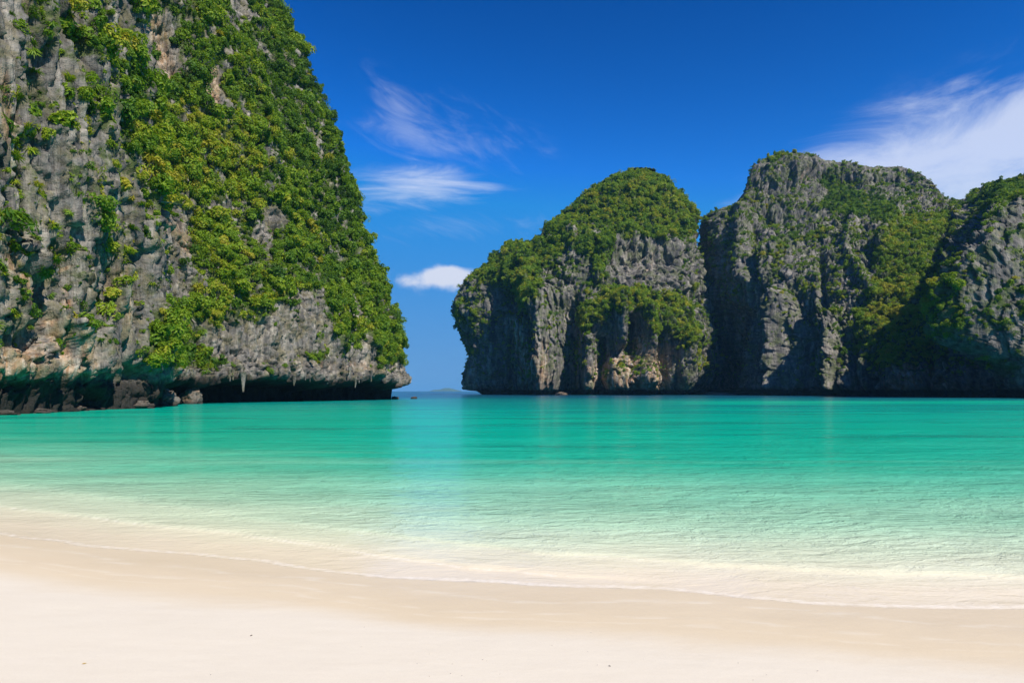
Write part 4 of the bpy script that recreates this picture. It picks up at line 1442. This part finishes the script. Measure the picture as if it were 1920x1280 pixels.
def on_sand(px, py):
    z = 0.15
    for _ in range(12):
        Y = F * (H - z) / (py - HY); X = (px - CX) / F * Y
        zz, _s = seabed(np.array([X]), np.array([Y]))
        z = 0.5 * z + 0.5 * float(zz[0])
    return X, Y, float(zz[0])


def pebble(px, py, size, seed, mat, label, name='coral_fragment', cat='coral fragment'):
    X, Y, Z = on_sand(px, py)
    P = CS6_P.copy()
    P = P * (1 + 0.35 * fbm(P + seed * 3.3, 0.8, 2, seed))[:, None] * [size, size * 0.55, size * 0.38]
    me = raw_mesh(name, P, CS6_Q, mat, None, True)
    o = obj(name, me, label=label, category=cat)
    o.location = (X, Y, Z + size * 0.2)
    o.rotation_euler = (0, 0, seed * 1.3)


CS6_P, CS6_Q = cube_sphere(4)
pebble(471, 1191, 0.0105, 1, M_DARK, 'dark coral fragment on the dry sand left of centre')
pebble(1143, 1248, 0.0085, 2, M_DARK, 'darkest coral fragment on the dry sand right of centre')
pebble(683, 1175, 0.006, 3, M_GREY, 'tiny grey coral bit near the middle of the sand beside the damp band')
pebble(395, 1264, 0.006, 4, M_GREY, 'tiny grey coral bit at the bottom edge left of centre')
pebble(1533, 1257, 0.007, 5, M_GREY, 'grey coral bit low on the sand at the right')
pebble(1108, 1185, 0.0055, 6, M_GREY, 'tiny coral bit on the sand right of centre, farthest up')
pebble(905, 1236, 0.0055, 7, M_GREY, 'tiny coral bit just left of the darkest fragment on the sand')
pebble(845, 1262, 0.006, 8, M_GREY, 'tiny coral bit at the bottom edge near the middle')


for q, (cx_, cy_) in enumerate([(805, 1225), (782, 1243), (848, 1244), (912, 1238), (866, 1266), (937, 1263), (805, 1267), (677, 1212),
                               (1102, 1221), (1120, 1246), (1206, 1235), (1384, 1242), (1412, 1274), (1437, 1264), (1035, 1209)]):
    pebble(cx_, cy_, 0.0035 + 0.0016 * ((q * 7) % 5) / 4, 20 + q, M_GREY, 'tiny coral crumb scattered over the lower middle of the dry sand', 'coral_crumb', 'coral crumb')
    C.objects[-1]['group'] = 'coral crumbs on the dry sand'


def fallen_leaf(px, py, size, label):
    X, Y, Z = on_sand(px, py)
    n = 9
    V, Q = [], []
    for i in range(n):
        u = i / (n - 1)
        w = math.sin(u * math.pi) ** 0.8 * 0.42
        for sgn, lift in ((-1, 0.25), (0, 0.05), (1, 0.25)):
            V.append(((u - 0.5) * 2 * size, sgn * w * size, (lift * w + 0.25 * (u - 0.5) ** 2) * size))
    for i in range(n - 1):
        for j in range(2):
            Q.append((i * 3 + j, i * 3 + j + 1, (i + 1) * 3 + j + 1, (i + 1) * 3 + j))
    me = raw_mesh('fallen_leaf', np.array(V), np.array(Q), M_YLEAF, None, True)
    o = obj('fallen_leaf', me, label=label, category='leaf')
    o.location = (X, Y, Z + 0.004)
    o.rotation_euler = (0.1, 0.1, 0.6)


fallen_leaf(158, 1244, 0.013, 'small yellow leaf lying on the dry sand at the lower left')

# ------------------------------------------------------------------ sea air
def haze_box():
    m, t, out = new_mat('sea_haze')
    v = t.new('ShaderNodeVolumePrincipled')
    v.inputs['Color'].default_value = (0.24, 0.62, 1.0, 1)
    v.inputs['Density'].default_value = HAZE
    v.inputs['Anisotropy'].default_value = 0.0
    t.l.new(v.outputs[0], out.inputs['Volume'])
    x0, x1, y0, y1, z0, z1 = -70000.0, 70000.0, -200.0, 27000.0, -16.0, 190.0
    V = np.array([(x, y, z) for x in (x0, x1) for y in (y0, y1) for z in (z0, z1)])
    Q = np.array([(0, 1, 3, 2), (4, 6, 7, 5), (0, 4, 5, 1), (2, 3, 7, 6), (0, 2, 6, 4), (1, 5, 7, 3)])
    me = raw_mesh('haze', V, Q, m, None, False)
    obj('haze', me, kind='stuff', label='thin bluish sea air over the whole bay', category='haze')


HAZE = 0.00009
if HAZE > 0:
    haze_box()
